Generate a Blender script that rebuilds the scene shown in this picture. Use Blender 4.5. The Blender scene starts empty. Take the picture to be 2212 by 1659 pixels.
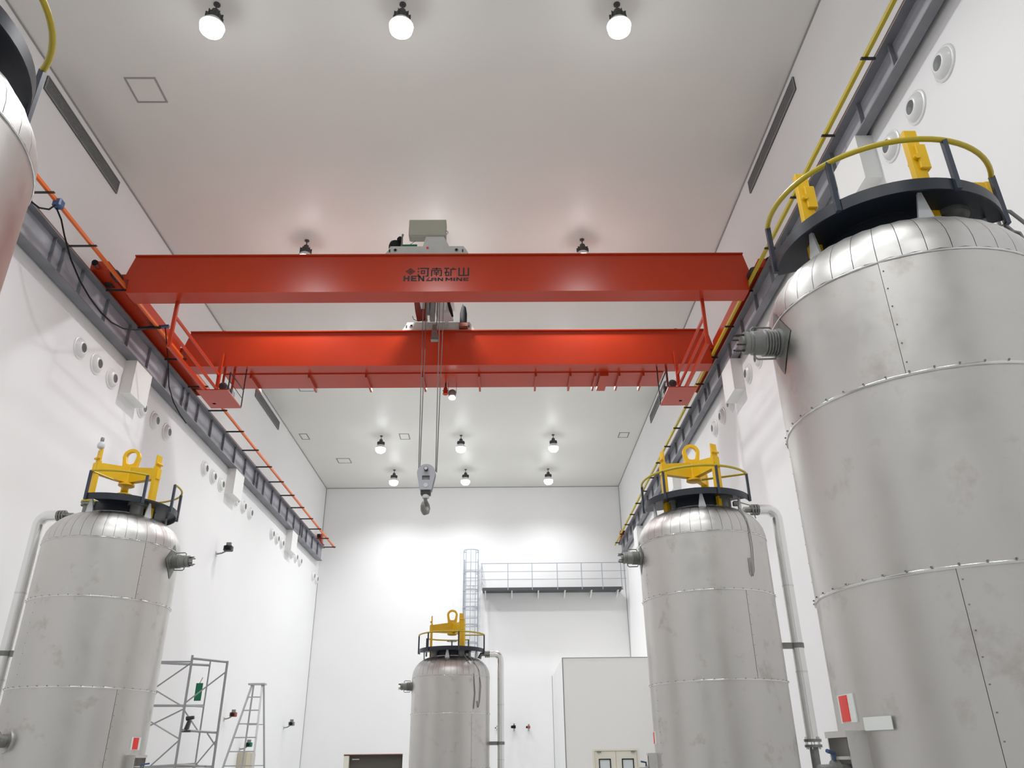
import bpy, bmesh, math, random
from mathutils import Vector, Matrix
from mathutils.geometry import tessellate_polygon
random.seed(7)
C = bpy.context.scene.collection
SC = bpy.context.scene
PI = math.pi
EYE = 1.8                      # camera height; geometry below is written with z measured from the camera, lifted by EYE when placed
FLOOR = -EYE
XL, XR, YF, YN, ZC = -7.16, 4.69, 30.45, -9.0, 10.0

# ------------------------------------------------------------------ camera
cam_d = bpy.data.cameras.new('camera'); cam = bpy.data.objects.new('camera', cam_d); C.objects.link(cam)
def cam_basis(p, y, r):
    f = Vector((math.sin(y)*math.cos(p), math.cos(y)*math.cos(p), math.sin(p)))
    rt = Vector((math.cos(y), -math.sin(y), 0)); up = rt.cross(f)
    return math.cos(r)*rt+math.sin(r)*up, -math.sin(r)*rt+math.cos(r)*up, f
_r, _u, _f = cam_basis(.448, .0132, -.0117)
m = Matrix.Identity(4)
for i in range(3): m[i][0], m[i][1], m[i][2] = _r[i], _u[i], -_f[i]
m[2][3] = EYE
cam.matrix_world = m
cam_d.sensor_width = 36; cam_d.lens = 36*1690.9/2212
cam_d.clip_start = .05; cam_d.clip_end = 200
SC.camera = cam

# ------------------------------------------------------------------ world, exposure, lamps' light
w = bpy.data.worlds.new('world'); SC.world = w; w.use_nodes = True
w.node_tree.nodes['Background'].inputs[0].default_value = (.8, .85, 1, 1)
w.node_tree.nodes['Background'].inputs[1].default_value = 0.0
SC.view_settings.view_transform = 'Standard'; SC.view_settings.look = 'None'
SC.view_settings.exposure = 0.32; SC.view_settings.gamma = 1; SC.view_settings.use_curve_mapping = False
try:
    SC.cycles.diffuse_bounces = 6; SC.cycles.max_bounces = 10; SC.cycles.sample_clamp_indirect = 4
except Exception: pass
LAMP_COLS = (-4.14, -1.43, 1.71)
LAMP_ROWS = (7.94, 13.71, 19.4, 24.83, 28.3)
BACK_ROWS = (2.2, -3.6)
LAMP_W = 305
LAMP_COLOR = (.975, .988, 1)
spot_d = bpy.data.lights.new('high_bay_light', 'SPOT')
spot_d.energy = LAMP_W; spot_d.color = LAMP_COLOR; spot_d.spot_size = math.radians(152); spot_d.spot_blend = .85; spot_d.shadow_soft_size = .16
LAMP_GLOW = 20.0

# ------------------------------------------------------------------ materials
def mat(name, col, rough=.5, metal=0., spec=.5, noise=0., nscale=3., bump=0., bscale=20., emit=None, estr=0., stretch=(1,1,1), col2=None, coat=0.):
    M = bpy.data.materials.new(name); M.use_nodes = True
    nt = M.node_tree; b = nt.nodes['Principled BSDF']
    b.inputs['Base Color'].default_value = (*col, 1); b.inputs['Roughness'].default_value = rough
    b.inputs['Metallic'].default_value = metal; b.inputs['Specular IOR Level'].default_value = spec
    if coat: b.inputs['Coat Weight'].default_value = coat; b.inputs['Coat Roughness'].default_value = .15
    if emit: b.inputs['Emission Color'].default_value = (*emit, 1); b.inputs['Emission Strength'].default_value = estr
    if noise or bump:
        geo = nt.nodes.new('ShaderNodeNewGeometry'); mp = nt.nodes.new('ShaderNodeMapping')
        nt.links.new(geo.outputs['Position'], mp.inputs['Vector']); mp.inputs['Scale'].default_value = stretch
    if noise:
        n = nt.nodes.new('ShaderNodeTexNoise'); n.inputs['Scale'].default_value = nscale; n.inputs['Detail'].default_value = 5
        nt.links.new(mp.outputs[0], n.inputs['Vector'])
        rp = nt.nodes.new('ShaderNodeValToRGB'); c2 = col2 or tuple(max(0, c*(1-noise)) for c in col)
        rp.color_ramp.elements[0].position = .35; rp.color_ramp.elements[1].position = .65
        rp.color_ramp.elements[0].color = (*c2, 1); rp.color_ramp.elements[1].color = (*col, 1)
        nt.links.new(n.outputs['Fac'], rp.inputs['Fac']); nt.links.new(rp.outputs['Color'], b.inputs['Base Color'])
    if bump:
        n2 = nt.nodes.new('ShaderNodeTexNoise'); n2.inputs['Scale'].default_value = bscale; n2.inputs['Detail'].default_value = 3
        nt.links.new(mp.outputs[0], n2.inputs['Vector'])
        bp = nt.nodes.new('ShaderNodeBump'); bp.inputs['Strength'].default_value = bump; bp.inputs['Distance'].default_value = .02
        nt.links.new(n2.outputs['Fac'], bp.inputs['Height']); nt.links.new(bp.outputs['Normal'], b.inputs['Normal'])
    return M
WALL = mat('wall_paint', (.87, .87, .875), .55, noise=.02, nscale=.6)
CEIL = mat('ceiling_paint', (.79, .785, .745), .42, noise=.03, nscale=.4, spec=.5)
FLOORM = mat('floor_epoxy', (.55, .56, .55), .3, noise=.08, nscale=1.2)
TRIM = mat('grey_joint', (.33, .33, .32), .6)
def steel(name, base, rough, stain, bmp=.045):
    M = mat(name, base, rough, metal=1., noise=.0, bump=bmp, bscale=2.0, stretch=(3.4, 3.4, .10))
    nt = M.node_tree; b = nt.nodes['Principled BSDF']
    geo = nt.nodes.new('ShaderNodeNewGeometry')
    n = nt.nodes.new('ShaderNodeTexNoise'); n.inputs['Scale'].default_value = 3.4; n.inputs['Detail'].default_value = 6; n.inputs['Roughness'].default_value = .62
    nt.links.new(geo.outputs['Position'], n.inputs['Vector'])
    rp = nt.nodes.new('ShaderNodeValToRGB'); rp.color_ramp.elements[0].position = .58; rp.color_ramp.elements[1].position = .86
    rp.color_ramp.elements[0].color = (*base, 1); rp.color_ramp.elements[1].color = (*stain, 1)
    nt.links.new(n.outputs['Fac'], rp.inputs['Fac']); nt.links.new(rp.outputs['Color'], b.inputs['Base Color'])
    r2 = nt.nodes.new('ShaderNodeMapRange'); r2.inputs[1].default_value = .3; r2.inputs[2].default_value = .7; r2.inputs[3].default_value = rough-.05; r2.inputs[4].default_value = rough+.1
    nt.links.new(n.outputs['Fac'], r2.inputs[0]); nt.links.new(r2.outputs[0], b.inputs['Roughness'])
    return M
STEEL = steel('stainless_cladding', (.615, .60, .58), .35, (.37, .315, .285))
DOME = steel('stainless_dome', (.60, .592, .58), .38, (.48, .47, .45), .02)
BRIGHT = mat('polished_steel', (.72, .72, .71), .18, metal=1., bump=.05, bscale=14)
PIPEJ = mat('aluminium_jacket', (.84, .84, .83), .26, metal=1., bump=.08, bscale=9)
DULL = mat('grey_cast_steel', (.26, .265, .25), .45, metal=.6, noise=.2, nscale=12)
DARKIN = mat('dark_recess', (.03, .03, .032), .7)
NAVY = mat('navy_paint', (.016, .021, .032), .38, spec=.5)
POST = mat('navy_post_paint', (.035, .045, .07), .35)
OLIVE = mat('rail_yellow_paint', (.50, .38, .015), .35)
YEL = mat('lifting_yellow_paint', (.86, .52, .004), .42, noise=.06, nscale=8)
RED = mat('crane_red_paint', (.46, .036, .009), .28, noise=.05, nscale=2, spec=.36)
DRED = mat('gear_dark_red', (.20, .03, .02), .45)
ORANGE = mat('conductor_orange', (.72, .14, .02), .45)
BARY = mat('conductor_yellow', (.52, .40, .02), .45)
WEBM = mat('runway_web_grey', (.40, .41, .46), .45, noise=.3, nscale=1.4)  # lighter grey than the flanges and stiffeners
BEAM = mat('runway_grey_paint', (.22, .222, .245), .4, noise=.25, nscale=2.2)
RUST = mat('rail_rust', (.32, .10, .06), .6, noise=.3, nscale=10)
BLACK = mat('black_rubber', (.012, .012, .013), .75, spec=.2)
BLKMET = mat('black_metal', (.03, .03, .032), .4)
DULLB = mat('nozzle_hollow_shade', (.10, .105, .11), .5)
GREY = mat('trolley_grey_paint', (.56, .57, .55), .45, noise=.06, nscale=5)
CAB = mat('cabinet_olive_grey', (.40, .40, .33), .5)
MIDGREY = mat('mid_grey_paint', (.22, .225, .225), .5)
LIGHTG = mat('light_grey_paint', (.60, .61, .63), .4)
BLOCKG = mat('hook_block_grey', (.42, .43, .47), .4)
BOXW = mat('box_white', (.84, .84, .825), .5)
BOOTHM = mat('booth_panel', (.77, .765, .74), .5)
VENTW = mat('nozzle_white', (.80, .805, .80), .3)
SCRIPT = mat('sign_black', (.018, .014, .014), .6)
REDSIGN = mat('sign_red', (.78, .03, .02), .4)
PLQ = mat('plaque_white', (.76, .79, .76), .5)
GREEN = mat('sign_green', (.0, .17, .08), .5)
LADM = mat('ladder_blue_grey', (.38, .42, .48), .4, metal=.3)
GALV = mat('galvanised_tube', (.36, .37, .37), .4, metal=.6)
ALU = mat('ladder_aluminium', (.52, .53, .54), .35, metal=.7)
DECK = mat('deck_dark_grey', (.06, .065, .07), .5)
BEIGE = mat('cabinet_beige', (.52, .47, .36), .5)
DOORB = mat('door_cream', (.70, .68, .58), .5)
DARKDOOR = mat('door_brown_grey', (.075, .065, .055), .5)
PANE = mat('window_pane', (.62, .66, .68), .12, spec=.6)
BLUE = mat('cable_blue', (.05, .09, .2), .4)
LENS = mat('lamp_lens', (.9, .9, .9), .4, emit=LAMP_COLOR, estr=LAMP_GLOW)
LENSC = mat('crane_lamp_lens', (.9, .9, .9), .4, emit=(1, .98, .95), estr=6)
HOOD = mat('lamp_housing', (.06, .06, .06), .5)
BELL = mat('lamp_reflector', (.75, .75, .75), .3)
ROPE = mat('wire_rope', (.16, .16, .16), .45, metal=.7)

# ------------------------------------------------------------------ mesh helpers
class G:
    """collects shapes as ONE mesh; coordinates are given in the same frame as `o`, the origin of the thing it belongs to"""
    def __init__(s, o=(0, 0, 0)): s.bm = bmesh.new(); s.o = Vector(o)
    def _v(s, p): return s.bm.verts.new(Vector(p)-s.o)
    def face(s, vs):
        try: return s.bm.faces.new(vs)
        except ValueError: return None
    def box(s, a, b, bev=0):
        a, b = [min(x, y) for x, y in zip(a, b)], [max(x, y) for x, y in zip(a, b)]
        return s.hexa([(a[0], a[1], a[2]), (b[0], a[1], a[2]), (b[0], b[1], a[2]), (a[0], b[1], a[2]),
                       (a[0], a[1], b[2]), (b[0], a[1], b[2]), (b[0], b[1], b[2]), (a[0], b[1], b[2])], bev)
    def hexa(s, p, bev=0):
        v = [s._v(q) for q in p]
        fs = [s.face([v[i] for i in q]) for q in ((3, 2, 1, 0), (4, 5, 6, 7), (0, 1, 5, 4), (1, 2, 6, 5), (2, 3, 7, 6), (3, 0, 4, 7))]
        if bev:
            es = {e for f in fs if f for e in f.edges}
            bmesh.ops.bevel(s.bm, geom=list(es), offset=bev, segments=1, affect='EDGES')
        return s
    def bar(s, p, q, w, h, up=(0, 0, 1)):
        p, q = Vector(p), Vector(q); d = (q-p).normalized(); u = Vector(up)
        if abs(d.dot(u)) > .99: u = Vector((0, 1, 0))
        x = d.cross(u).normalized()*(w/2); z = x.cross(d).normalized()*(h/2)
        return s.hexa([p-x-z, p+x-z, p+x+z, p-x+z, q-x-z, q+x-z, q+x+z, q-x+z])
    def tube(s, pts, r, n=8, closed=False, cap=True):
        pts = [Vector(p) for p in pts]; N = len(pts); rings = []
        prev = None
        for i, p in enumerate(pts):
            if closed: d = (pts[(i+1) % N]-pts[i-1]).normalized()
            else: d = (pts[min(i+1, N-1)]-pts[max(i-1, 0)]).normalized()
            if prev is None:
                x = d.orthogonal().normalized()
            else:
                x = (prev-d*prev.dot(d)).normalized()
            prev = x; y = d.cross(x)
            rr = r[i] if isinstance(r, (list, tuple)) else r
            rings.append([s._v(p+x*rr*math.cos(2*PI*k/n)+y*rr*math.sin(2*PI*k/n)) for k in range(n)])
        M = N if closed else N-1
        for i in range(M):
            a, b = rings[i], rings[(i+1) % N]
            for k in range(n): s.face([a[k], a[(k+1) % n], b[(k+1) % n], b[k]])
        if cap and not closed: s.face(rings[0][::-1]); s.face(rings[-1])
        return s
    def lathe(s, prof, c=(0, 0, 0), n=24, axis=(0, 0, 1), caps=True, a0=0, a1=2*PI):
        ax = Vector(axis).normalized(); x = ax.orthogonal().normalized(); y = ax.cross(x); c = Vector(c)
        if abs(ax.z) > .999: x, y = Vector((1, 0, 0)), Vector((0, 1, 0))*(1 if ax.z > 0 else -1)
        full = abs(a1-a0) > 2*PI-1e-6; cnt = n if full else n+1
        rings = []
        for r, h in prof:
            if r < 1e-6: rings.append([s._v(c+ax*h)])
            else: rings.append([s._v(c+ax*h+x*r*math.cos(a0+(a1-a0)*k/n)+y*r*math.sin(a0+(a1-a0)*k/n)) for k in range(cnt)])
        for a, b in zip(rings, rings[1:]):
            for k in range(n):
                k2 = (k+1) % n if full else k+1
                if len(a) == 1 and len(b) == 1: continue
                if len(a) == 1: s.face([a[0], b[k2], b[k]])
                elif len(b) == 1: s.face([a[k], a[k2], b[0]])
                else: s.face([a[k], a[k2], b[k2], b[k]])
        if caps and full:
            if len(rings[0]) > 1: s.face(rings[0][::-1])
            if len(rings[-1]) > 1: s.face(rings[-1])
        return s
    def cyl(s, p, q, r0, r1=None, n=16):
        p, q = Vector(p), Vector(q); d = q-p
        return s.lathe([(r0, 0), (r1 if r1 is not None else r0, d.length)], p, n, d)
    def arcbox(s, c, r0, r1, z0, z1, a0, a1, n):
        """an arc of a ring with a rectangular section; angles in degrees"""
        R = []
        for k in range(n+1):
            a = math.radians(a0+(a1-a0)*k/n); ca, sa = math.cos(a), math.sin(a)
            R.append([s._v((c[0]+r*ca, c[1]+r*sa, z)) for r, z in ((r0, z0), (r1, z0), (r1, z1), (r0, z1))])
        for a, b in zip(R, R[1:]):
            for i in range(4): s.face([a[i], b[i], b[(i+1) % 4], a[(i+1) % 4]])
        s.face(R[0]); s.face(R[-1][::-1])
        return s
    def prism(s, poly, holes, f, t0, t1):
        """polygon (list of 2-D points) with holes, mapped by f(u, v, t) to 3-D, from t0 to t1"""
        loops = [poly]+holes
        flat = [p for L in loops for p in L]
        tris = tessellate_polygon([[Vector((p[0], p[1], 0)) for p in L] for L in loops])
        A = [s._v(f(u, v, t0)) for u, v in flat]; B = [s._v(f(u, v, t1)) for u, v in flat]
        for t in tris: s.face([A[i] for i in t]); s.face([B[i] for i in reversed(t)])
        k = 0
        for L in loops:
            n = len(L)
            for i in range(n): s.face([A[k+i], A[k+(i+1) % n], B[k+(i+1) % n], B[k+i]])
            k += n
        return s
    def build(s, name, material, parent=None, smooth=None):
        bmesh.ops.recalc_face_normals(s.bm, faces=s.bm.faces[:])
        me = bpy.data.meshes.new(name); s.bm.to_mesh(me); s.bm.free(); me.materials.append(material)
        if smooth is not None:
            for p in me.polygons: p.use_smooth = True
            try: me.set_sharp_from_angle(angle=math.radians(smooth))
            except Exception: pass
        o = bpy.data.objects.new(name, me); C.objects.link(o)
        if parent is not None: o.parent = parent
        return o
def thing(name, label, cat, loc=(0, 0, 0), rz=0, group=None):
    o = bpy.data.objects.new(name, None); C.objects.link(o); o.empty_display_size = .1
    o.location = loc; o.rotation_euler = (0, 0, rz)
    return tag(o, label, cat, group)
def tag(o, label, cat, group=None):
    o['label'] = label; o['category'] = cat
    if group: o['group'] = group
    return o
def structure(o): o['kind'] = 'structure'; return o
def dup(root, loc, rz, label, group=None):
    r = root.copy(); C.objects.link(r); r.location = loc; r.rotation_euler = (0, 0, rz); r['label'] = label
    if group: r['group'] = group
    for ch in list(root.children):
        c = ch.copy(); C.objects.link(c); c.parent = r
        for g in list(ch.children):
            d = g.copy(); C.objects.link(d); d.parent = c
    return r
def arc(c, r, a0, a1, n, z):
    return [(c[0]+r*math.cos(math.radians(a0+(a1-a0)*k/n)), c[1]+r*math.sin(math.radians(a0+(a1-a0)*k/n)), z) for k in range(n+1)]
def pol(c, r, a, z): return (c[0]+r*math.cos(math.radians(a)), c[1]+r*math.sin(math.radians(a)), z)

# ------------------------------------------------------------------ the room
structure(G().box((XL-.2, YN, FLOOR-.2), (XR+.2, YF+.8, FLOOR)).build('floor', FLOORM))
structure(G().box((XL-.2, YN, ZC), (XR+.2, YF+.2, ZC+.2)).build('ceiling', CEIL))
structure(G().box((XL-.2, YN, FLOOR), (XL, YF+.2, ZC)).build('wall_left', WALL))
structure(G().box((XR, YN, FLOOR), (XR+.2, YF+.2, ZC)).build('wall_right', WALL))
structure(G().box((XL-.2, YN-.2, FLOOR-.2), (XR+.2, YN, ZC+.2)).build('wall_near', WALL))
DX0, DX1, DZ = -5.647, -3.589, .22
g = G()
g.box((XL, YF, FLOOR), (DX0, YF+.2, ZC)); g.box((DX1, YF, FLOOR), (XR, YF+.2, ZC)); g.box((DX0, YF, DZ), (DX1, YF+.2, ZC))
structure(g.build('wall_far', WALL))
d = structure(G().box((DX0+.18, YF+.16, FLOOR), (DX1, YF+.22, DZ)).build('door_1', DARKDOOR))
G().box((DX0, YF+.005, FLOOR), (DX0+.18, YF+.22, DZ-.02)).build('door_jamb', DOORB, d)
G().box((DX0, YF-.012, DZ), (DX1, YF+.16, DZ+.025)).build('door_lintel', RUST, d)
G().box((DX0+.27, YF+.145, .07), (DX0+.52, YF+.16, .10)).build('door_plate', LIGHTG, d)
for k, (a, b) in enumerate((((XL, YN, ZC-.022), (XL+.022, YF, ZC)), ((XR-.022, YN, ZC-.022), (XR, YF, ZC)), ((XL, YF-.022, ZC-.022), (XR, YF, ZC)),
                            ((XL, YF-.02, 7.45), (XL+.022, YF, ZC-.03)), ((XR-.02, YF-.02, FLOOR), (XR, YF, ZC-.03)), ((XL, YF-.02, FLOOR), (XL+.014, YF, 6.2)))):
    structure(G().box(a, b).build('trim_%d' % (k+1), TRIM))

# ceiling hatches
def hatch(x0, y0, x1, y1, label):
    c = ((x0+x1)/2, (y0+y1)/2, ZC); t = thing('ceiling_hatch', label, 'hatch', c, 0, 'access hatches in the ceiling')
    G(c).box((x0+.035, y0+.035, ZC-.006), (x1-.035, y1-.035, ZC+.002)).build('hatch_panel', CEIL, t)
    for a, b in (((x0, y0), (x1, y0+.026)), ((x0, y1-.026), (x1, y1)), ((x0, y0+.026), (x0+.026, y1-.026)), ((x1-.026, y0+.026), (x1, y1-.026))):
        G(c).box((*a, ZC-.009), (*b, ZC+.002)).build('frame_strip', TRIM if y0 < 12 else DULL, t)
hatch(-6.09, 9.29, -5.58, 9.83, 'large square ceiling hatch near the left wall, closest to the viewer')
hatch(-6.89, 24.58, -6.62, 25.09, 'small ceiling hatch tight against the left wall beyond the crane')
hatch(-6.10, 26.98, -5.61, 27.48, 'ceiling hatch nearest the far wall, left of the lamps')
hatch(-3.53, 24.64, -3.19, 25.15, 'ceiling hatch between two lit lamps beyond the crane')
hatch(3.955, 24.65, 4.305, 25.12, 'ceiling hatch near the right wall beyond the crane')
hatch(-6.06, 20.8, -5.56, 21.22, 'ceiling hatch half hidden just behind the rear crane girder')

# wall grilles under the ceiling
def grille(side, y0, y1, label):
    x = XL if side < 0 else XR; s = -side; z0, z1 = 9.55, 9.82
    c = (x, (y0+y1)/2, z0); t = thing('wall_grille', label, 'grille', c, 0, 'long grilles high on the side walls')
    G(c).box((x, y0, z0), (x+s*.012, y1, z1)).build('back_plate', MIDGREY, t)
    for a, b in (((y0, z0), (y1, z0+.02)), ((y0, z1-.02), (y1, z1)), ((y0, z0+.02), (y0+.02, z1-.02)), ((y1-.02, z0+.02), (y1, z1-.02))):
        G(c).box((x, *a), (x+s*.03, *b)).build('frame_strip', MIDGREY, t)
    for k in range(6):
        z = z0+.035+k*.036
        G(c).box((x+s*.012, y0+.02, z), (x+s*.024, y1-.02, z+.014)).build('blade', MIDGREY, t)
grille(-1, 9.09, 11.62, 'long grey grille high on the left wall in front of the crane')
grille(-1, 20.58, 23.14, 'long grey grille high on the left wall beyond the crane')
grille(1, 9.13, 11.67, 'long grey grille high on the right wall in front of the crane')
grille(1, 20.3, 22.8, 'long grey grille high on the right wall beyond the crane')

# ------------------------------------------------------------------ runway beams with rails, brackets and conductor bars
def runway(side):
    s = 1 if side < 0 else -1                          # direction from the wall into the hall
    xw = XL if side < 0 else XR; xin = -6.87 if side < 0 else 4.43
    y0, y1 = -8.5, 29.9; z0, z1 = (6.93, 7.44) if side < 0 else (7.08, 7.47)
    c = (xw, 12, z0)
    t = thing('runway_beam', 'grey crane runway beam along the %s wall with upright stiffeners' % ('left' if side < 0 else 'right'), 'beam', c, 0, 'crane runway beams')
    xo = xin-s*.25; xm = xin-s*.125; xbi = xin-s*.06; xbo = -7.12 if side < 0 else 4.62
    G(c).box((xm-.008, y0, z0+.02), (xm+.008, y1, z1-.025)).build('web', WEBM, t)
    G(c).box((xo, y0, z1-.025), (xin, y1, z1)).build('top_flange', BEAM, t)
    G(c).box((xbo, y0, z0), (xbi, y1, z0+.02)).build('bottom_flange', BEAM, t)
    me = None; k = 0
    y = 5.55
    while y < y1:
        if me is None:
            st = G(c).box((xm+s*.008, y-.01+0, z0+.02), (xbi, y+.01, z1-.025)).build('stiffener', BEAM, t); me = st.data; ys = y
        else:
            st = bpy.data.objects.new('stiffener', me); C.objects.link(st); st.parent = t; st.location = (0, y-ys, 0)
        if k % 6 == 5:                                   # a pair over each bracket box
            st = bpy.data.objects.new('stiffener', me); C.objects.link(st); st.parent = t; st.location = (0, y-ys+.28, 0)
        y += .905; k += 1
    G(c).box((xm-.035, y0, z1), (xm+.035, y1, z1+.045)).build('crane_rail', RUST, t)
    G(c).box((xin-s*.03, y0, z1), (xin+s*.004, y1, z1+.012)).build('rail_edge_strip', RUST, t)
    e = thing('end_stop', 'red buffer stop at the far end of the %s runway rail' % ('left' if side < 0 else 'right'), 'buffer', (xm, 29.45, z1+.045), 0, 'red end stops')
    o = (xm, 29.45, z1+.045)
    G(o).box((xm-.1, 29.35, z1+.045), (xm+.1, 29.6, z1+.40), .012).build('stop_block', RED, e)
    G(o).box((xm-.13, 29.3, z1+.045), (xm+.13, 29.75, z1+.07)).build('base_plate', RED, e)
    G(o).cyl((xm, 29.35, z1+.3), (xm, 29.22, z1+.3), .06, .06, 12).build('rubber_pad', BLACK, e)
    # conductor bar
    xb = -6.53 if side < 0 else 4.32; xt = -6.43 if side < 0 else 4.26; zb = 7.45 if side < 0 else 7.46
    cb = (xb, 12, zb)
    b = thing('conductor_bar', '%s conductor bar on dark arms along the %s runway' % (('orange', 'left') if side < 0 else ('yellow', 'right')), 'rail', cb, 0, 'conductor bars')
    gg = G(cb); gg.box((xb-.022, y0, zb-.01), (xb+.022, 30.0, zb+.043))
    gg.build('bar', ORANGE if side < 0 else BARY, b)
    ya = (9.01 if side < 0 else 6.65); st = 1.297 if side < 0 else 1.27; ya -= 3*st; me = None
    while ya < 30:
        if me is None:
            a = G(cb).box((xin, ya-.02, zb-.022), (xt, ya+.02, zb-.01)).box((xin, ya-.02, zb-.05), (xt, ya-.012, zb-.022)).build('support_arm', BLKMET, b); me = a.data; yy = ya
        else:
            a = bpy.data.objects.new('support_arm', me); C.objects.link(a); a.parent = b; a.location = (0, ya-yy, 0)
        ya += st
runway(-1); runway(1)

def bracket_box(side, y0, y1, z0, z1, label):
    s = 1 if side < 0 else -1; x = XL if side < 0 else XR; c = (x, (y0+y1)/2, z0)
    t = thing('bracket_box', label, 'box', c, 0, 'white boxes under the runway beams')
    xi = x+s*.218
    G(c).box((x, y0, z0), (xi, y1, z0+.012)).build('bottom_panel', BOXW, t)
    G(c).box((x, y0, z0+.012), (xi, y0+.012, z1)).build('end_panel', BOXW, t)
    G(c).box((x, y1-.012, z0+.012), (xi, y1, z1)).build('end_panel', BOXW, t)
    G(c).box((xi-s*.012, y0+.012, z0+.012), (xi, y1-.012, z1)).build('front_panel', BOXW, t)
    G(c).box((x, y0+.012, z1-.012), (xi-s*.012, y1-.012, z1)).build('top_panel', BOXW, t)
LB = ((13.28, 13.98), (19.38, 20.08), (25.42, 26.1))
LN = ('nearest', 'middle', 'farthest')
for (a, b), n in zip(LB, LN): bracket_box(-1, a, b, 6.25, 6.93, 'white bracket box under the left runway beam, %s of three' % n)
RB = ((7.53, 8.22), (13.62, 14.3), (19.7, 20.4), (25.8, 26.5))
RN = ('above the near tank platform', 'beside the big tank connector', 'behind the second right tank lifter', 'lowest behind the right dome')
for (a, b), n in zip(RB, RN): bracket_box(1, a, b, 6.41, 7.08, 'white bracket box on the right runway beam, '+n)

# jet nozzles
o = (0, 0, 0)
noz = thing('air_nozzle', '', 'vent', (0, 0, 0), 0, 'round air nozzles on the walls')
G().lathe([(.195, 0), (.195, .012), (.175, .022), (.165, .02)], n=28, axis=(1, 0, 0)).build('wall_flange', VENTW, noz, 40)
G().lathe([(.168, .018), (.16, .032), (.14, .055), (.115, .074), (.095, .082), (.084, .083), (.080, .079)], n=28, axis=(1, 0, 0), caps=False).build('nozzle_cone', VENTW, noz, 60)
G().lathe([(.0, .070), (.081, .079)], n=24, axis=(1, 0, 0), caps=False).build('opening', DULLB, noz)  # shallow disc, its dark colour stands for the shade inside the nozzle
first = [True]
def nozzle(side, y, z, label):
    loc = (XL if side < 0 else XR, y, z); rz = 0 if side < 0 else PI
    if first[0]: noz.location = loc; noz.rotation_euler[2] = rz; noz['label'] = label; first[0] = False
    else: dup(noz, loc, rz, label)
ordn = ('first', 'second', 'third')
for nm, yb, ya in (('nearest', (11.74, 12.33, 12.92), (14.24, 14.87, 15.50)), ('middle', (17.82, 18.42, 19.03), (20.28, 20.91, 21.53)), ('farthest', (23.82, 24.41, 24.99), (26.3, 26.87, 27.47))):
    for k, y in enumerate(yb): nozzle(-1, y, 6.37, 'round white air nozzle on left wall, %s of three before the %s bracket box' % (ordn[k], nm))
    for k, y in enumerate(ya): nozzle(-1, y, 6.36, 'round white air nozzle on left wall, %s of three after the %s bracket box' % (ordn[k], nm))
nozzle(-1, 29.6, 6.3, 'round air nozzle on left wall, next to last before the far corner')
nozzle(-1, 30.15, 6.3, 'round air nozzle on left wall, right in the far corner')
for k, y in enumerate((5.95, 6.57, 7.19)): nozzle(1, y, 6.59, 'large round air nozzle on right wall, %s of three above the yellow platform rail' % ('topmost', 'middle', 'lowest')[k])
for k, y in enumerate((12.65, 13.30)): nozzle(1, y, 6.58, 'round air nozzle on right wall, %s of two beside the tank connector' % ('nearer', 'farther')[k])
for k, y in enumerate((14.6, 15.28, 15.95)): nozzle(1, y, 6.55, 'round air nozzle on right wall, %s of three below the bracket box' % ordn[k])

# ------------------------------------------------------------------ high bay lamps
LZ = 9.5
def lamp_proto():
    t = thing('high_bay_lamp', '', 'lamp', (0, 0, ZC), 0, 'high bay lamps on the ceiling')
    z = lambda v: v-ZC
    G().lathe([(.05, z(10.0)), (.05, z(9.985)), (.012, z(9.98)), (.012, z(9.86))], n=12).build('stem', HOOD, t)
    G().lathe([(.03, z(9.88)), (.055, z(9.86)), (.06, z(9.80)), (.10, z(9.77)), (.11, z(9.70)), (.085, z(9.66))], n=20).build('driver_housing', HOOD, t, 40)
    for k in range(10):
        a = 36*k
        G().bar(pol((0, 0), .095, a, z(9.73)), pol((0, 0), .128, a, z(9.73)), .008, .09).build('cooling_fin', HOOD, t)
    G().lathe([(.085, z(9.675)), (.11, z(9.655)), (.15, z(9.60)), (.175, z(9.54)), (.171, z(9.54)), (.145, z(9.60)), (.085, z(9.665))], n=28, caps=False).build('reflector', BELL, t, 60)
    G().lathe([(.155, z(9.55)), (.168, z(9.52)), (.16, z(9.46)), (.11, z(9.405)), (0, z(9.38))], n=24).build('lens', LENS, t, 60)
    return t
lp = None
coln = ('left', 'middle', 'right')
def lampat(x, y, label):
    global lp
    if lp is None: lp = lamp_proto(); lp.location = (x, y, ZC); lp['label'] = label; r = lp
    else: r = dup(lp, (x, y, ZC), 0, label)
    s = bpy.data.objects.new('lamp_light', spot_d); C.objects.link(s); s.location = (x, y, LZ-.17)
    return r
for y, n in zip(LAMP_ROWS, ('glaring on the ceiling at the top of the frame', 'hidden behind the front crane girder', 'above the rear crane girder', 'in the fourth row beyond the crane', 'in the last row by the far wall')):
    for x, cn in zip(LAMP_COLS, coln): lampat(x, y, '%s round high bay lamp %s' % (cn, n))
for y, n in zip(BACK_ROWS, ('overhead', 'behind the viewer')):
    for x, cn in zip(LAMP_COLS, coln): lampat(x, y, '%s round high bay lamp on the ceiling %s' % (cn, n))

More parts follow.
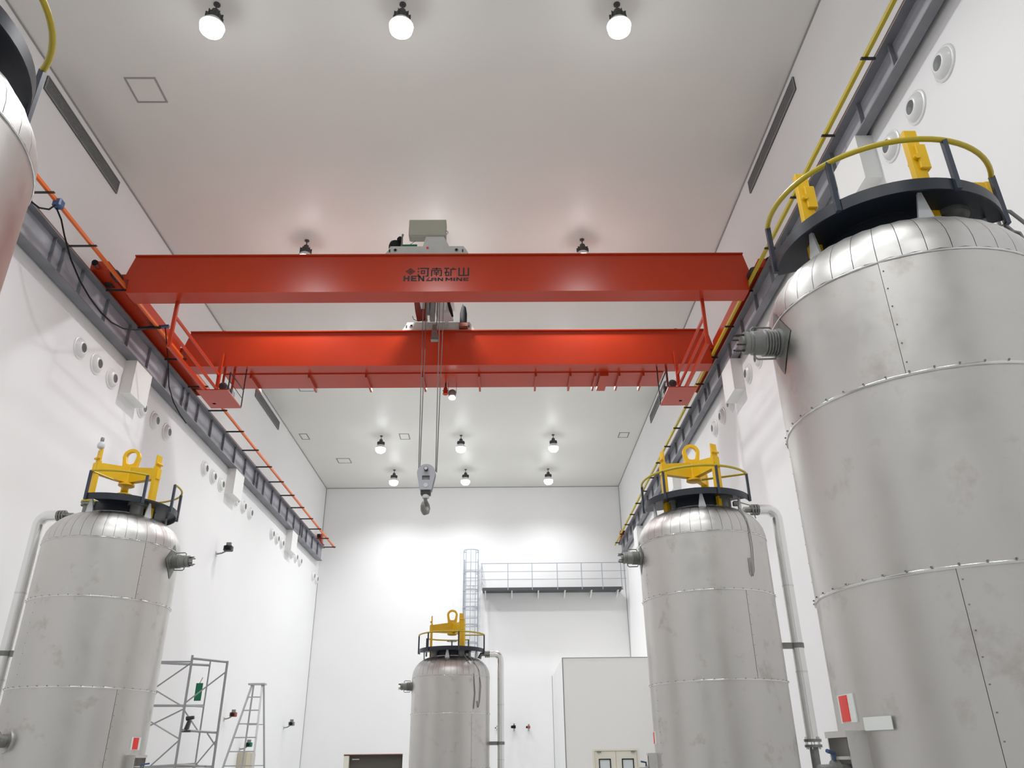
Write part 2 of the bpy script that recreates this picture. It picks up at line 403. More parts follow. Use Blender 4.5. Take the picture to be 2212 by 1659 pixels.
# ------------------------------------------------------------------ bridge crane
CO = (-1.1, 12.9, 7.46)
crane = thing('bridge_crane', 'red double girder overhead bridge crane spanning the hall', 'crane', CO)
def gx(): return G(CO)
GX0, GX1 = -6.44, 4.27
def girder(y0, y1, z0, z1, mirrored=False):
    g = gx()
    g.prism([(GX0, z1), (GX0-.13, 7.58), (GX0-.03, 7.58), (GX0-.03, z0), (GX1+.02, z0), (GX1+.02, 7.60), (GX1+.10, 7.60), (GX1, z1)], [], lambda u, v, t: (u, t, v), y0, y1)
    o = g.build('girder', RED, crane)
    gx().box((GX0, y0-.035, z1), (GX1, y1+.035, z1+.022)).build('girder_flange', RED, o)
    gx().box((GX0+.15, (y0+y1)/2-.02, z1+.022), (GX1-.15, (y0+y1)/2+.02, z1+.06)).build('trolley_rail', RUST, o)
    for x in (GX0+.62, GX1-.62):
        gx().box((x-.03, y0+.12, z1+.022), (x+.03, y1-.1, z1+.12)).build('rail_stop', RED, o)
    return o
FG = girder(11.5, 11.86, 7.31, 8.05)
RGd = girder(14.2, 14.55, 7.26, 8.04)
# walkway under the rear girder and its ribs
gx().box((-5.75, 14.55, 7.24), (3.35, 15.22, 7.262)).build('walkway_plate', RED, crane)
for x in (-5.21, -4.01, -2.83, -1.66, -.49, .69, 1.41, 1.93, 2.11, 2.43, 2.93):
    wd = .09 if abs(x-2.11) < .01 else .02
    gx().box((x-wd, 14.56, 7.17), (x+wd, 15.29, 7.24)).build('walkway_rib', RED, crane)
for s, xi in ((-1, -6.68), (1, 4.40)):
    a, b = (xi-.30, xi) if s < 0 else (xi, xi+.25)
    gx().box((a, 11.15, 7.535), (b, 16.2, 7.73), .012).build('end_truck', RED, crane)
    gx().box((xi, 11.95, 7.53), (xi-s*.0+(.10 if s < 0 else -.06), 14.15, 7.76)).build('truck_side_plate', RED, crane)
    for y, e in ((11.15, -1), (16.2, 1)):
        gx().cyl(((a+b)/2, y, 7.60), ((a+b)/2, y+e*.13, 7.60), .04, .055, 14).build('buffer', DRED, crane, 40)
        gx().cyl(((a+b)/2, y+e*.13, 7.60), ((a+b)/2, y+e*.16, 7.60), .055, .045, 14).build('buffer_pad', BLACK, crane, 40)
    for y in (11.6, 15.9):
        gx().cyl(((a+b)/2-.05, y, 7.62), ((a+b)/2+.05, y, 7.62), .125, .125, 20).build('wheel', BLKMET, crane, 40)
    for y0, y1 in ((11.52, 11.84), (14.22, 14.53)):
        gx().box((xi if s < 0 else GX1+.03, y0, 7.585), (GX0-.04 if s < 0 else xi, y1, 7.70)).build('tie_plate', RED, crane)
    gx().lathe([(.06, 0), (.075, .02), (.075, .2), (.05, .24)], (xi-s*.05, 11.50, 7.58), 14, (0, -1, 0)).build('travel_motor', BLKMET, crane, 40)
    # maintenance basket hung between the girders: two posts, three rails, floor plate with the drive on it
    xr = -5.69 if s < 0 else 3.53
    zl = (7.02, 6.71, 6.44) if s < 0 else (6.97, 6.71, 6.44)
    gx().bar((xr, 11.80, 6.40), (xr, 11.80, 7.31), .055, .055).build('rail_post', RED, crane)
    gx().bar((xr, 14.13, 6.40), (xr, 14.13, 7.52), .06, .06).build('rail_post', RED, crane)
    for k, z in enumerate(zl):
        gx().bar((xr, 11.83, z), (xr, 14.10, z), .035 if k < 2 else .05, .05 if k < 2 else .07).build('guard_rail', RED, crane)
    x0, x1 = (-5.83, -5.23) if s < 0 else (3.72, 3.17)
    p = gx().box((x0, 13.5, 6.40), (x1, 14.36, 6.42)).build('service_platform', RED, crane)
    for y in (13.52, 14.34): gx().bar((x1, y, 6.42), (x1, y, 7.26 if y > 14 else 6.78), .02, .02).build('platform_post', BLKMET, p)
    gx().bar((x1, 13.52, 6.78), (x1, 14.34, 6.78), .016, .016).build('platform_rail', BLKMET, p)
    gx().bar((x1, 13.52, 6.60), (x1, 14.34, 6.60), .012, .012).build('platform_rail', BLKMET, p)
    for dx in (.16, .36): gx().bar((x0+dx*(1 if s < 0 else -1), 14.34, 6.42), (x0+dx*(1 if s < 0 else -1), 14.34, 7.26), .04, .03).build('platform_hanger', RED, p)
    mx = x0+(.40 if s < 0 else -.40)
    gx().lathe([(.05, 0), (.08, .02), (.085, .2), (.07, .26), (.04, .28)], (mx, 13.72, 6.60), 16, (0, 1, 0)).build('drive_motor', BLKMET, p, 40)
    gx().box((mx-.13, 14.02, 6.45), (mx+.09, 14.22, 6.68), .02).build('gear_box', BLKMET, p)
    gx().box((mx-.08, 13.74, 6.42), (mx+.08, 14.2, 6.50)).build('motor_base', DRED, p)
# lettering on the front girder: maker's mark, four characters and the Latin line
YG = 11.5
def letter(bars, x0, x1, z0, z1, polys=()):
    g = gx(); W, H = x1-x0, z1-z0
    for a, b, c, d in bars: g.box((x0+a*W, YG-.004, z0+b*H), (x0+c*W, YG, z0+d*H))
    for P in polys: g.prism([(x0+u*W, z0+v*H) for u, v in P], [], lambda u, v, t: (u, t, v), YG-.004, YG)
    return g.build('letter', SCRIPT, FG)
HAN = {
 'he': [(0, .84, .13, .98), (0, .5, .13, .64), (0, 0, .13, .3), (.2, .88, 1, 1), (.83, 0, .96, .88), (.68, 0, .83, .1), (.28, .3, .39, .72), (.55, .3, .66, .72), (.39, .62, .55, .72), (.39, .3, .55, .4)],
 'nan': [(.08, .85, .92, .95), (.44, .74, .56, 1.02), (.02, .64, .98, .75), (.02, 0, .14, .64), (.86, 0, .98, .64), (.74, 0, .86, .09), (.25, .42, .75, .5), (.25, .22, .75, .3), (.45, 0, .55, .5), (.3, .5, .39, .62), (.61, .5, .7, .62)],
 'kuang': [(0, .87, .42, 1), (.14, .45, .25, .87), (.03, .3, .14, .5), (.10, 0, .2, .5), (.33, 0, .43, .5), (.2, .4, .33, .5), (.2, 0, .33, .1), (.68, .9, .79, 1.02), (.5, .77, 1, .89), (.5, .0, .62, .77)],
 'shan': [(.43, .11, .57, 1), (.0, 0, .14, 1), (.86, 0, 1, 1), (.14, 0, .86, .13)]}
for k, (a, b) in (('he', (-1.475, -1.275)), ('nan', (-1.245, -1.045)), ('kuang', (-1.012, -.80)), ('shan', (-.765, -.575))):
    letter(HAN[k], a, b, 7.625 if k != 'he' else 7.615, 7.795)
LAT = {'H': ([(0, 0, .3, 1), (.7, 0, 1, 1), (.3, .38, .7, .62)], []), 'E': ([(0, 0, .3, 1), (.3, .8, 1, 1), (.3, .4, .9, .6), (.3, 0, 1, .2)], []),
       'N': ([(0, 0, .27, 1), (.73, 0, 1, 1)], [[(.0, 1), (.3, 1), (1, 0), (.7, 0)]]), 'A': ([(0, 0, .28, .8), (.72, 0, 1, .8), (.1, .78, .9, 1), (.28, .3, .72, .5)], []),
       'M': ([(0, 0, .22, 1), (.78, 0, 1, 1)], [[(0, 1), (.25, 1), (.6, .25), (.4, .25)], [(1, 1), (.75, 1), (.4, .25), (.6, .25)]]), 'I': ([(0, 0, 1, 1)], [])}
x = -1.715
for ch in 'HEN':
    letter(LAT[ch][0], x, x+.105, 7.522, 7.632, LAT[ch][1]); x += .128
letter([], -1.325, -1.262, 7.522, 7.60, [[(0, 0), (.35, 0), (1, 1), (.8, 1)]])
letter([], -1.30, -1.235, 7.522, 7.552, [[(0, 0), (1, 0), (1, .5), (.3, .8)]])
x = -1.235
for ch in 'AN': letter(LAT[ch][0], x, x+.098, 7.522, 7.588, LAT[ch][1]); x += .112
x = -.985
for ch, wd in (('M', .12), ('I', .03), ('N', .105), ('E', .095)):
    letter(LAT[ch][0], x, x+wd, 7.522, 7.588, LAT[ch][1]); x += wd+.018
def dia(cx, cz, a, b): return [(cx-a, cz), (cx, cz-b), (cx+a, cz), (cx, cz+b)]
gg = gx(); f = lambda u, v, t: (u, t, v)
for a, b in ((.085, .048), (.056, .031), (.028, .0155)):
    gg.prism(dia(-1.60, 7.72, a, b*1.5), [dia(-1.60, 7.72, a-.014, b*1.5-.012)[::-1]], f, YG-.004, YG)
gg.box((-1.602, YG-.004, 7.70), (-1.598, YG, 7.79))
gg.build('maker_mark', SCRIPT, FG)
# horn and lamp under the walkway
t = thing('warning_horn', 'small red horn hanging under the rear crane girder', 'horn', (-1.21, 15.0, 7.13))
o = (-1.21, 15.0, 7.13)
G(o).lathe([(.035, 0), (.045, -.02), (.045, -.08), (.06, -.15), (.055, -.155), (0, -.12)], o, 16).build('horn_body', RED, t, 40)
G(o).bar((-1.21, 15.0, 7.13), (-1.21, 15.0, 7.24), .03, .015).build('hanger', BLKMET, t)
G(o).bar((-1.27, 15.0, 7.06), (-1.15, 15.0, 7.06), .02, .02).build('side_screw', BLKMET, t)
t = thing('crane_work_lamp', 'small grey work lamp hanging under the rear crane girder beside the horn', 'lamp', (-1.066, 15.0, 7.08))
o = (-1.066, 15.0, 7.08)
G(o).lathe([(.03, .0), (.075, -.03), (.085, -.10), (.07, -.15), (.05, -.16)], o, 18).build('housing', DULL, t, 40)
G(o).lathe([(.045, -.16), (.075, -.185), (.06, -.21), (0, -.215)], o, 18).build('lamp_glass', LENSC, t, 40)
for dx in (-.085, .085): G(o).bar((-1.066+dx, 15.0, 7.0), (-1.066+dx, 15.0, 7.24), .008, .008).build('hanger_wire', BLKMET, t)

# trolley
TO = (-1.33, 12.9, 8.11)
tr = thing('hoist_trolley', 'grey hoist trolley with a cabinet riding on the crane girders', 'trolley', TO)
def gt(): return G(TO)
P = lambda y: (lambda u, v, t: (u, t, v))
def endbeam(y0, y1, dx, dz, s):
    pts = [(-2.09, 8.115), (-2.03, 8.21), (-1.99, 8.30), (-.69, 8.30), (-.645, 8.24), (-.58, 8.115)]
    o = gt().prism([(x+dx, z+dz) for x, z in pts], [], lambda u, v, t: (u, t, v), y0, y1).build('end_carriage', GREY, tr)
    yy = y0 if s < 0 else y0
    for x in (-1.90, -.81):
        gt().lathe([(.032, 0), (.032, .012), (.022, .012), (.022, .0)], (x+dx, yy, 8.215+dz), 16, (0, -1, 0)).build('axle_ring', MIDGREY, o)
    for x in (-2.0, -.70): gt().box((x+dx-.012, yy-.006, 8.17+dz), (x+dx+.012, yy, 8.23+dz)).build('bolt_plate', BLKMET, o)
    return o
e1 = endbeam(11.56, 11.80, 0, 0, -1)
gt().lathe([(.022, 0), (.022, .01)], (-1.328, 11.56, 8.262), 14, (0, -1, 0)).build('red_reflector', REDSIGN, e1)
e2 = endbeam(14.24, 14.5, 0, -.01, 1)
for x in (-1.60, -1.16): gt().box((x-.035, 11.80, 8.20), (x+.035, 14.24, 8.34)).build('side_beam', GREY, tr)
gt().box((-1.76, 11.80, 8.27), (-.84, 12.62, 8.30)).build('bounce_deck_plate', BOXW, tr)  # both decks made white to bounce lamp light up onto the ceiling
gt().box((-1.76, 13.2, 8.52), (-1.0, 14.2, 8.55)).build('bounce_deck_plate', BOXW, tr)
# control cabinet with neck
gt().hexa([(-1.43, 11.62, 8.30), (-.93, 11.62, 8.30), (-.93, 12.0, 8.30), (-1.43, 12.0, 8.30), (-1.37, 11.62, 8.56), (-1.05, 11.62, 8.56), (-1.05, 11.78, 8.56), (-1.37, 11.78, 8.56)]).build('cabinet_neck', GREY, tr)
cb = gt().box((-1.687, 11.60, 8.575), (-1.013, 11.80, 8.92), .01).build('control_cabinet', CAB, tr)
gt().box((-1.66, 11.62, 8.555), (-1.04, 11.78, 8.575)).build('cabinet_base', CAB, cb)
gt().tube([(-1.013, 11.62, 8.60), (-.985, 11.62, 8.61), (-.972, 11.62, 8.64), (-.985, 11.62, 8.67), (-1.013, 11.62, 8.68)], .006, 6).build('cabinet_handle', DULL, cb)
# left drive under a dark cover
gt().lathe([(.115, 0), (.12, .10), (.10, .17), (.05, .21), (0, .215)], (-1.93, 11.72, 8.31), 16).build('motor_cover', BLACK, tr, 50)
gt().lathe([(.05, 0), (.055, .06), (.03, .1), (0, .11)], (-1.845, 11.66, 8.47), 12).build('cover_knob', BLACK, tr, 50)
gt().tube([(-1.80, 11.62, 8.31), (-1.80, 11.62, 8.54), (-1.79, 11.62, 8.60)], [.02, .014, .02], 8).build('sensor_post', DULL, tr)
gt().box((-1.78, 11.58, 8.335), (-1.52, 11.66, 8.355)).build('cable_duct', GREEN, tr)
gt().tube([(-1.69, 11.62, 8.355), (-1.62, 11.62, 8.40), (-1.56, 11.62, 8.46)], .005, 5).build('cable', BLACK, tr)
# drum, gear box, sheaves, underside
gt().cyl((-1.58, 12.9, 8.45), (-.92, 12.9, 8.45), .20, .20, 24).build('rope_drum', DULL, tr, 40)
gt().hexa([(-1.75, 13.55, 8.15), (-1.54, 13.55, 8.15), (-1.54, 13.95, 8.15), (-1.75, 13.95, 8.15), (-1.80, 13.55, 8.52), (-1.54, 13.55, 8.52), (-1.54, 13.95, 8.52), (-1.80, 13.95, 8.52)]).build('gear_case', DRED, tr)
gt().cyl((-1.53, 13.7, 8.32), (-1.47, 13.7, 8.32), .16, .16, 18).build('brake_disc', MIDGREY, tr, 40)
gt().box((-1.46, 13.6, 7.99), (-1.36, 13.72, 8.5), .01).build('sheave_frame', MIDGREY, tr)
gt().hexa([(-1.34, 13.6, 8.14), (-1.0, 13.6, 8.14), (-1.0, 13.95, 8.14), (-1.34, 13.95, 8.14), (-1.34, 13.6, 8.52), (-1.08, 13.6, 8.52), (-1.08, 13.95, 8.52), (-1.34, 13.95, 8.52)]).build('rope_guard', GREY, tr)
gt().tube([(-1.10, 13.62, 8.5), (-1.08, 13.6, 8.35), (-1.04, 13.6, 8.2), (-1.0, 13.6, 8.05)], [.03, .03, .035, .02], 8).build('drag_chain', BLACK, tr)
gt().tube([(-1.83, 13.8, 8.18), (-1.80, 13.8, 8.1), (-1.70, 13.8, 8.06), (-1.6, 13.8, 8.08), (-1.54, 13.8, 8.16)], .006, 6).build('cable', BLACK, tr)
mo = gt().lathe([(.06, 0), (.075, .01), (.075, .26), (.06, .36), (.05, .42), (.03, .45)], (-.815, 14.2, 8.20), 16).build('cross_travel_motor', BLACK, tr, 40)
gt().box((-.90, 14.1, 8.12), (-.72, 14.235, 8.20)).build('motor_foot', RUST, tr)
gt().tube([(-.825, 14.2, 8.64), (-.84, 14.2, 8.68), (-.83, 14.2, 8.70), (-.815, 14.2, 8.65)], .006, 6).build('lifting_eye', BLACK, mo)
# hook block with ropes
HX, HY = -1.322, 12.85
HO = (HX, HY, 4.46)
hb = thing('hook_block', 'grey pulley block with steel hook hanging on wire ropes from the trolley', 'hook', HO)
def gh(): return G(HO)
out = [(HX+.157*math.cos(math.radians(a)), 4.46+.157*math.sin(math.radians(a))) for a in range(-10, 191, 10)]
out = out+[(HX-.098, 4.16), (HX+.098, 4.16)]
hole = [(HX-.066, 4.335), (HX+.066, 4.335), (HX+.066, 4.41), (HX-.066, 4.41)]
for y in (HY-.085, HY+.065):
    gh().prism(out, [hole[::-1]], lambda u, v, t: (u, t, v), y, y+.02).build('cheek_plate', BLOCKG, hb)
for y in (HY-.028, HY+.028):
    gh().lathe([(.14, -.02), (.125, -.006), (.125, .006), (.14, .02)], (HX, y, 4.49), 24, (0, 1, 0)).build('sheave', DULL, hb, 30)
gh().cyl((HX, HY-.16, 4.515), (HX, HY+.1, 4.515), .036, .036, 18).build('axle_pin', BLKMET, hb, 40)
gh().cyl((HX, HY-.165, 4.515), (HX, HY-.16, 4.515), .028, .028, 18).build('axle_cap', LIGHTG, hb)
gh().cyl((HX, HY-.095, 4.235), (HX, HY+.095, 4.235), .038, .038, 18).build('lower_pin', LIGHTG, hb, 40)
gh().box((HX-.085, HY-.06, 4.08), (HX+.085, HY+.06, 4.16), .01).build('crosshead', BLKMET, hb)
gh().lathe([(.06, 4.085), (.06, 4.035), (.05, 4.025)], (HX, HY, 0), 16).build('hook_nut', LIGHTG, hb, 30)
hp = []; hr = []
ca, sa = math.cos(math.radians(72)), math.sin(math.radians(72))
for p, r in (((0, 4.06), .032), ((0, 4.00), .03), ((.035, 3.965), .036), ((.085, 3.93), .044), ((.10, 3.875), .05), ((.065, 3.815), .055), ((0, 3.79), .056), ((-.07, 3.815), .048), ((-.105, 3.87), .034), ((-.10, 3.92), .02), ((-.088, 3.95), .008)):
    hp.append((HX-.004+p[0]*ca, HY+p[0]*sa, p[1])); hr.append(r)
gh().tube(hp, hr, 12).build('hook', DULL, hb, 60)
for (xb, xt, y) in ((-1.458, -1.515, HY-.03), (-1.444, -1.45, HY+.03), (-1.165, -1.20, HY-.03), (-1.152, -1.12, HY+.03)):
    gh().tube([(xb, y, 4.50), (xt, y, 8.36)], .0085, 6).build('rope', ROPE, hb)
t = thing('limit_weight', 'dark grey wedge weight hanging on a rod between the hoist ropes', 'weight', (-1.27, 12.9, 7.11))
o = (-1.27, 12.9, 7.11)
G(o).hexa([(-1.345, 12.85, 7.115), (-1.197, 12.85, 7.115), (-1.197, 12.95, 7.115), (-1.345, 12.95, 7.115), (-1.315, 12.85, 7.44), (-1.25, 12.85, 7.44), (-1.25, 12.95, 7.44), (-1.315, 12.95, 7.44)]).build('weight_block', DULL, t)
G(o).tube([(-1.245, 12.9, 7.43), (-1.235, 12.9, 8.3)], .009, 6).build('rod', BLKMET, t)

# festoon cable on the left conductor bar
o = (-6.5, 9.26, 7.40)
t = thing('power_cable', 'black power cable sagging from a blue clamp on the orange bar', 'cable', o)
G(o).box((-6.57, 9.2, 7.36), (-6.44, 9.33, 7.50), .02).build('cable_clamp', BLUE, t)
G(o).tube([(-6.52, 9.27, 7.36), (-6.49, 9.40, 7.25), (-6.48, 9.55, 7.08), (-6.48, 9.84, 6.86), (-6.48, 10.2, 6.70), (-6.48, 10.55, 6.62), (-6.48, 10.95, 6.585), (-6.48, 11.3, 6.61), (-6.48, 11.7, 6.72), (-6.48, 12.1, 6.92), (-6.48, 12.55, 7.20), (-6.48, 12.97, 7.45)], .013, 6).build('cable_loop', BLACK, t, 60)
G(o).tube([(-6.52, 9.22, 7.37), (-6.5, 9.1, 7.2), (-6.5, 8.9, 7.07), (-6.5, 8.6, 7.0)], .013, 6).build('cable_loop', BLACK, t, 60)
G(o).bar((-6.72, 12.98, 7.47), (-6.33, 12.98, 7.50), .06, .045).build('pull_arm', BLUE, t)
G(o).tube([(-6.40, 12.98, 7.48), (-6.45, 13.3, 7.25), (-6.46, 13.5, 7.0), (-6.47, 13.75, 6.6), (-6.48, 14.1, 6.42), (-6.5, 14.5, 6.35), (-6.6, 15.1, 6.4)], .011, 6).build('cable_loop', BLACK, t, 60)

# ------------------------------------------------------------------ tanks
RT = .826
Z1, Z2, Z3, Z4, Z5 = 2.518, 1.812, .80, -.21, -1.22
NG = 40
gore_mesh = {}
def dome_profile():
    return [(.826, 2.53), (.822, 2.60), (.806, 2.67), (.775, 2.735), (.73, 2.80), (.67, 2.855), (.60, 2.90), (.53, 2.93), (.46, 2.945)]
def tank(cx, cy, dz, mir, seam, plate, rims, rails, wheel_mat, label, side_ang, nozzles, gussets, sign=None, pipes=True, name='storage_tank'):
    o = (cx, cy, FLOOR)
    t = thing(name, label, 'tank', o, 0, 'stainless steel tanks')
    def g(): return G(o)
    c = (cx, cy)
    A = (lambda a: 180-a) if mir else (lambda a: a)
    # core and cladding sheets, course by course
    g().lathe([(RT-.02, FLOOR+.02), (RT-.02, 2.5+dz), (RT-.03, 2.55+dz)], (cx, cy, 0), 48).build('inner_shell', DARKIN, t, 30)
    zs = [z+dz for z in (Z1, Z2, Z3, Z4, Z5)]+[-99]
    riv = g()
    for k in range(5):
        top, bot = zs[k], zs[k+1]
        lo = max(bot, FLOOR+.03)
        if top <= lo: break
        off = seam+(0 if k % 2 == 0 else 95)
        for q in range(2):
            a0 = off+180*q; a1 = a0+180
            gg = G(o); n = 36
            R = []
            for i in range(n+1):
                a = math.radians(a0+.10+(180-.20)*i/n); rr = RT+(.003 if i == 0 else 0)
                R.append([gg._v((cx+r*math.cos(a), cy+r*math.sin(a), z)) for r, z in ((RT-.012, lo+.001), (rr, lo+.001), (rr, top-.001), (RT-.012, top-.001))])
            for x, y in zip(R, R[1:]):
                for i in range(4): gg.face([x[i], y[i], y[(i+1) % 4], x[(i+1) % 4]])
            gg.face(R[0]); gg.face(R[-1][::-1])
            gg.build('cladding_panel', STEEL, t, 30)
            for j in range(int((top-lo)/.115)):
                p = pol(c, RT+.003, a0+1.2, top-.06-j*.115); riv.box([v-.003 for v in p], [v+.003 for v in p])
        if bot > FLOOR:
            g().tube(arc(c, RT+.003, 0, 351, 39, bot), .0085, 6, closed=True).build('seam_band', BRIGHT, t, 60)
            for j in range(44):
                p = pol(c, RT+.011, j*360/44, bot+.012); riv.box([v-.004 for v in p], [v+.004 for v in p])
    r = riv.build('rivets', DULL, t); r['kind'] = 'stuff'
    g().tube(arc(c, RT+.002, 0, 354, 59, Z1+dz+.005), .0065, 6, closed=True).build('seam_band', BRIGHT, t, 60)
    g().lathe([(RT+.03, FLOOR), (RT+.03, FLOOR+.06), (RT-.02, FLOOR+.06)], (cx, cy, 0), 40).build('base_ring', DULL, t, 30)
    # dome of flat-faced gores
    if 'm' not in gore_mesh:
        gg = G(); pr = dome_profile(); h = math.radians(360/NG/2); rows = []
        for r_, z_ in pr:
            rows.append([gg._v((r_*math.cos(a)/math.cos(h)*.9985, r_*math.sin(a)/math.cos(h)*.9985, z_-FLOOR)) for a in (-h*.972, h*.972)] +
                        [gg._v((r_*math.cos(h)*1.0+.0, 0, z_-FLOOR+.0)) if False else gg._v((r_*math.cos(0)+.004, 0, z_-FLOOR+.003))])
        for a, b in zip(rows, rows[1:]):
            gg.face([a[0], a[2], b[2], b[0]]); gg.face([a[2], a[1], b[1], b[2]])
        # short turned-down edges so each gore has thickness at its joints
        for side in (0, 1):
            ed = [gg.bm.verts.new(v[side].co*Vector((.988, .988, 1)).x if False else Vector((v[side].co.x*.985, v[side].co.y*.985, v[side].co.z-.008))) for v in rows]
            for i in range(len(rows)-1): gg.face([rows[i][side], rows[i+1][side], ed[i+1], ed[i]])
        ob = gg.build('dome_gore', DOME, t, 25); gore_mesh['m'] = ob.data; firstg = ob
        ob.location = (0, 0, dz); ob.rotation_euler = (0, 0, math.radians(seam+4.5))
        rng = range(1, NG)
    else: rng = range(NG)
    for k in rng:
        ob = bpy.data.objects.new('dome_gore', gore_mesh['m']); C.objects.link(ob); ob.parent = t
        ob.location = (0, 0, dz); ob.rotation_euler = (0, 0, math.radians(seam+4.5+k*360/NG))
    g().lathe([(.815, 2.52+dz), (.76, 2.73+dz), (.65, 2.85+dz), (.45, 2.93+dz), (0, 2.95+dz)], (cx, cy, 0), 40).build('dome_liner', DARKIN, t, 40)
    g().lathe([(.47, 2.93+dz), (.47, 2.955+dz), (.30, 2.97+dz), (0, 2.975+dz)], (cx, cy, 0), 40).build('dome_cap', STEEL, t, 30)
    g().lathe([(.42, 2.93+dz), (.42, 3.098+dz), (0, 3.104+dz)], (cx, cy, 0), 32).build('platform_neck', NAVY, t, 30)
    # nozzle stubs with yellow-edged flanges
    for a, r_, rad in nozzles:
        p = pol(c, r_, a, 0)
        nb = g().lathe([(rad*.72, 2.86+dz), (rad*.72, 3.05+dz), (rad, 3.05+dz), (rad, 3.085+dz), (0, 3.086+dz)], (p[0], p[1], 0), 20).build('top_nozzle', DULL, t, 30)
        g().lathe([(rad*1.06, 3.088+dz), (rad*1.06, 3.112+dz), (0, 3.113+dz)], (p[0], p[1], 0), 20).build('nozzle_cover', OLIVE, nb, 30)
    # platform
    g().arcbox(c, .425, .695, 3.085+dz, 3.105+dz, plate[0], plate[1], 48).build('platform_plate', NAVY, t, 30)
    for a0, a1 in rims: g().arcbox(c, .695, .706, 3.035+dz, 3.118+dz, a0, a1, max(6, int(abs(a1-a0)/5))).build('platform_rim', NAVY, t, 30)
    g().arcbox(c, .421, .429, 3.07+dz, 3.105+dz, plate[0], plate[1], 40).build('inner_rim', NAVY, t, 30)
    for a in gussets:
        p0 = Vector(pol(c, .60, a, 2.89+dz)); tn = Vector((-math.sin(math.radians(a)), math.cos(math.radians(a)), 0)); rd = Vector((math.cos(math.radians(a)), math.sin(math.radians(a)), 0))
        zt = 3.085+dz-p0.z; up = Vector((0, 0, zt)); dn = Vector((0, 0, -.05))
        g().hexa([p0-tn*.058-rd*.01+dn, p0+tn*.058-rd*.01+dn, p0+tn*.058+rd*.01+dn, p0-tn*.058+rd*.01+dn,
                  p0-tn*.012-rd*.01+up, p0+tn*.012-rd*.01+up, p0+tn*.012+rd*.01+up, p0-tn*.012+rd*.01+up]).build('gusset', LIGHTG, t)
    zr = 3.41+dz; rr = .715
    for i, R in enumerate(rails):
        pts = arc(c, rr, R['arc'][0], R['arc'][1], max(8, int(abs(R['arc'][1]-R['arc'][0])/5)), zr)
        if R.get('chord'): pts = pts+[Vector(pts[-1]).lerp(Vector(pts[0]), k/6) for k in range(1, 6)]
        o_ = g().tube(pts, R.get('r', .0165), 8, closed=bool(R.get('chord'))).build('guard_rail', OLIVE, t, 60)
        if R.get('tail'):
            g().tube([pts[0], R['tail']], R.get('r', .0165)*.85, 6).build('guard_rail', OLIVE, t, 60)
        for a in R['posts']:
            g().bar(pol(c, rr, a, 3.03+dz), pol(c, rr, a, zr), .03, .03).build('rail_post', POST, t)
    # hand wheel on its stem
    hw = g().tube(arc(c, .105, 0, 340, 17, 3.30+dz), .009, 6, closed=True).build('hand_wheel', wheel_mat, t, 60)
    for k in range(3): g().tube([pol(c, 0, 0, 3.28+dz), pol(c, .105, 120*k+20, 3.30+dz)], .006, 6).build('wheel_spoke', wheel_mat, hw)
    g().cyl((cx, cy, 3.10+dz), (cx, cy, 3.30+dz), .016, .016, 10).build('wheel_stem', DULL, hw)
    # side connector: diamond opening, bellows, pins
    a = math.radians(side_ang); ax = Vector((math.cos(a), math.sin(a), 0)); ty = Vector((-math.sin(a), math.cos(a), 0)); zc = 2.38+dz
    P0 = Vector((cx, cy, zc))
    def L(u, v, w): return P0+ax*u+ty*v+Vector((0, 0, w))
    H = .225; rec = g(); rows = []
    for q in range(13):
        w_ = -H+2*H*q/12; hw = (H-abs(w_))*.74+.001
        rows.append([rec._v(L(math.sqrt(RT*RT-(hw*e)**2)+.004, hw*e, w_)) for e in (-1, -.6, -.2, .2, .6, 1)])
    for x_, y_ in zip(rows, rows[1:]):
        for q in range(5): rec.face([x_[q], x_[q+1], y_[q+1], y_[q]])
    con = rec.build('connector_recess', DULL, t)
    prof = [(.092, .80), (.092, .845)]
    for k in range(5): prof += [(.078, .85+k*.018), (.088, .855+k*.018), (.088, .862+k*.018), (.078, .867+k*.018)]
    prof += [(.078, .955), (.078, 1.005), (.068, 1.01), (.068, 1.025), (.074, 1.03), (.074, 1.055), (.05, 1.06), (.05, 1.075), (0, 1.076)]
    g().lathe(prof, P0, 24, ax).build('connector_bellows', DULL, con, 30)
    for v, w_ in ((.035, .042), (-.035, .042), (.04, -.03), (-.04, -.03), (0, .055), (0, -.055)):
        g().cyl(L(1.05, v, w_), L(1.115, v, w_), .006, .006, 6).build('connector_pin', BLKMET, con)
    for s in (1, -1):
        g().tube([L(.86, 0, s*.088), L(.87, 0, s*.112), L(.98, 0, s*.115), L(1.0, 0, s*.10), L(1.0, 0, s*.075)], .007, 6).build('connector_handle', DULL, con)
    # lower fitting box with valve under the sign
    if sign:
        a = sign
        def S(aa, r_, z_): return pol(c, r_, aa, z_+dz)
        g().arcbox(c, RT-.01, RT+.006, .155+dz, .29+dz, a-6.5, a+6.5, 6).build('warning_sign', PLQ, t)
        g().arcbox(c, RT-.01, RT+.009, .16+dz, .285+dz, a-4.6, a+2.6, 4).build('warning_sign_face', REDSIGN, t)
    return t

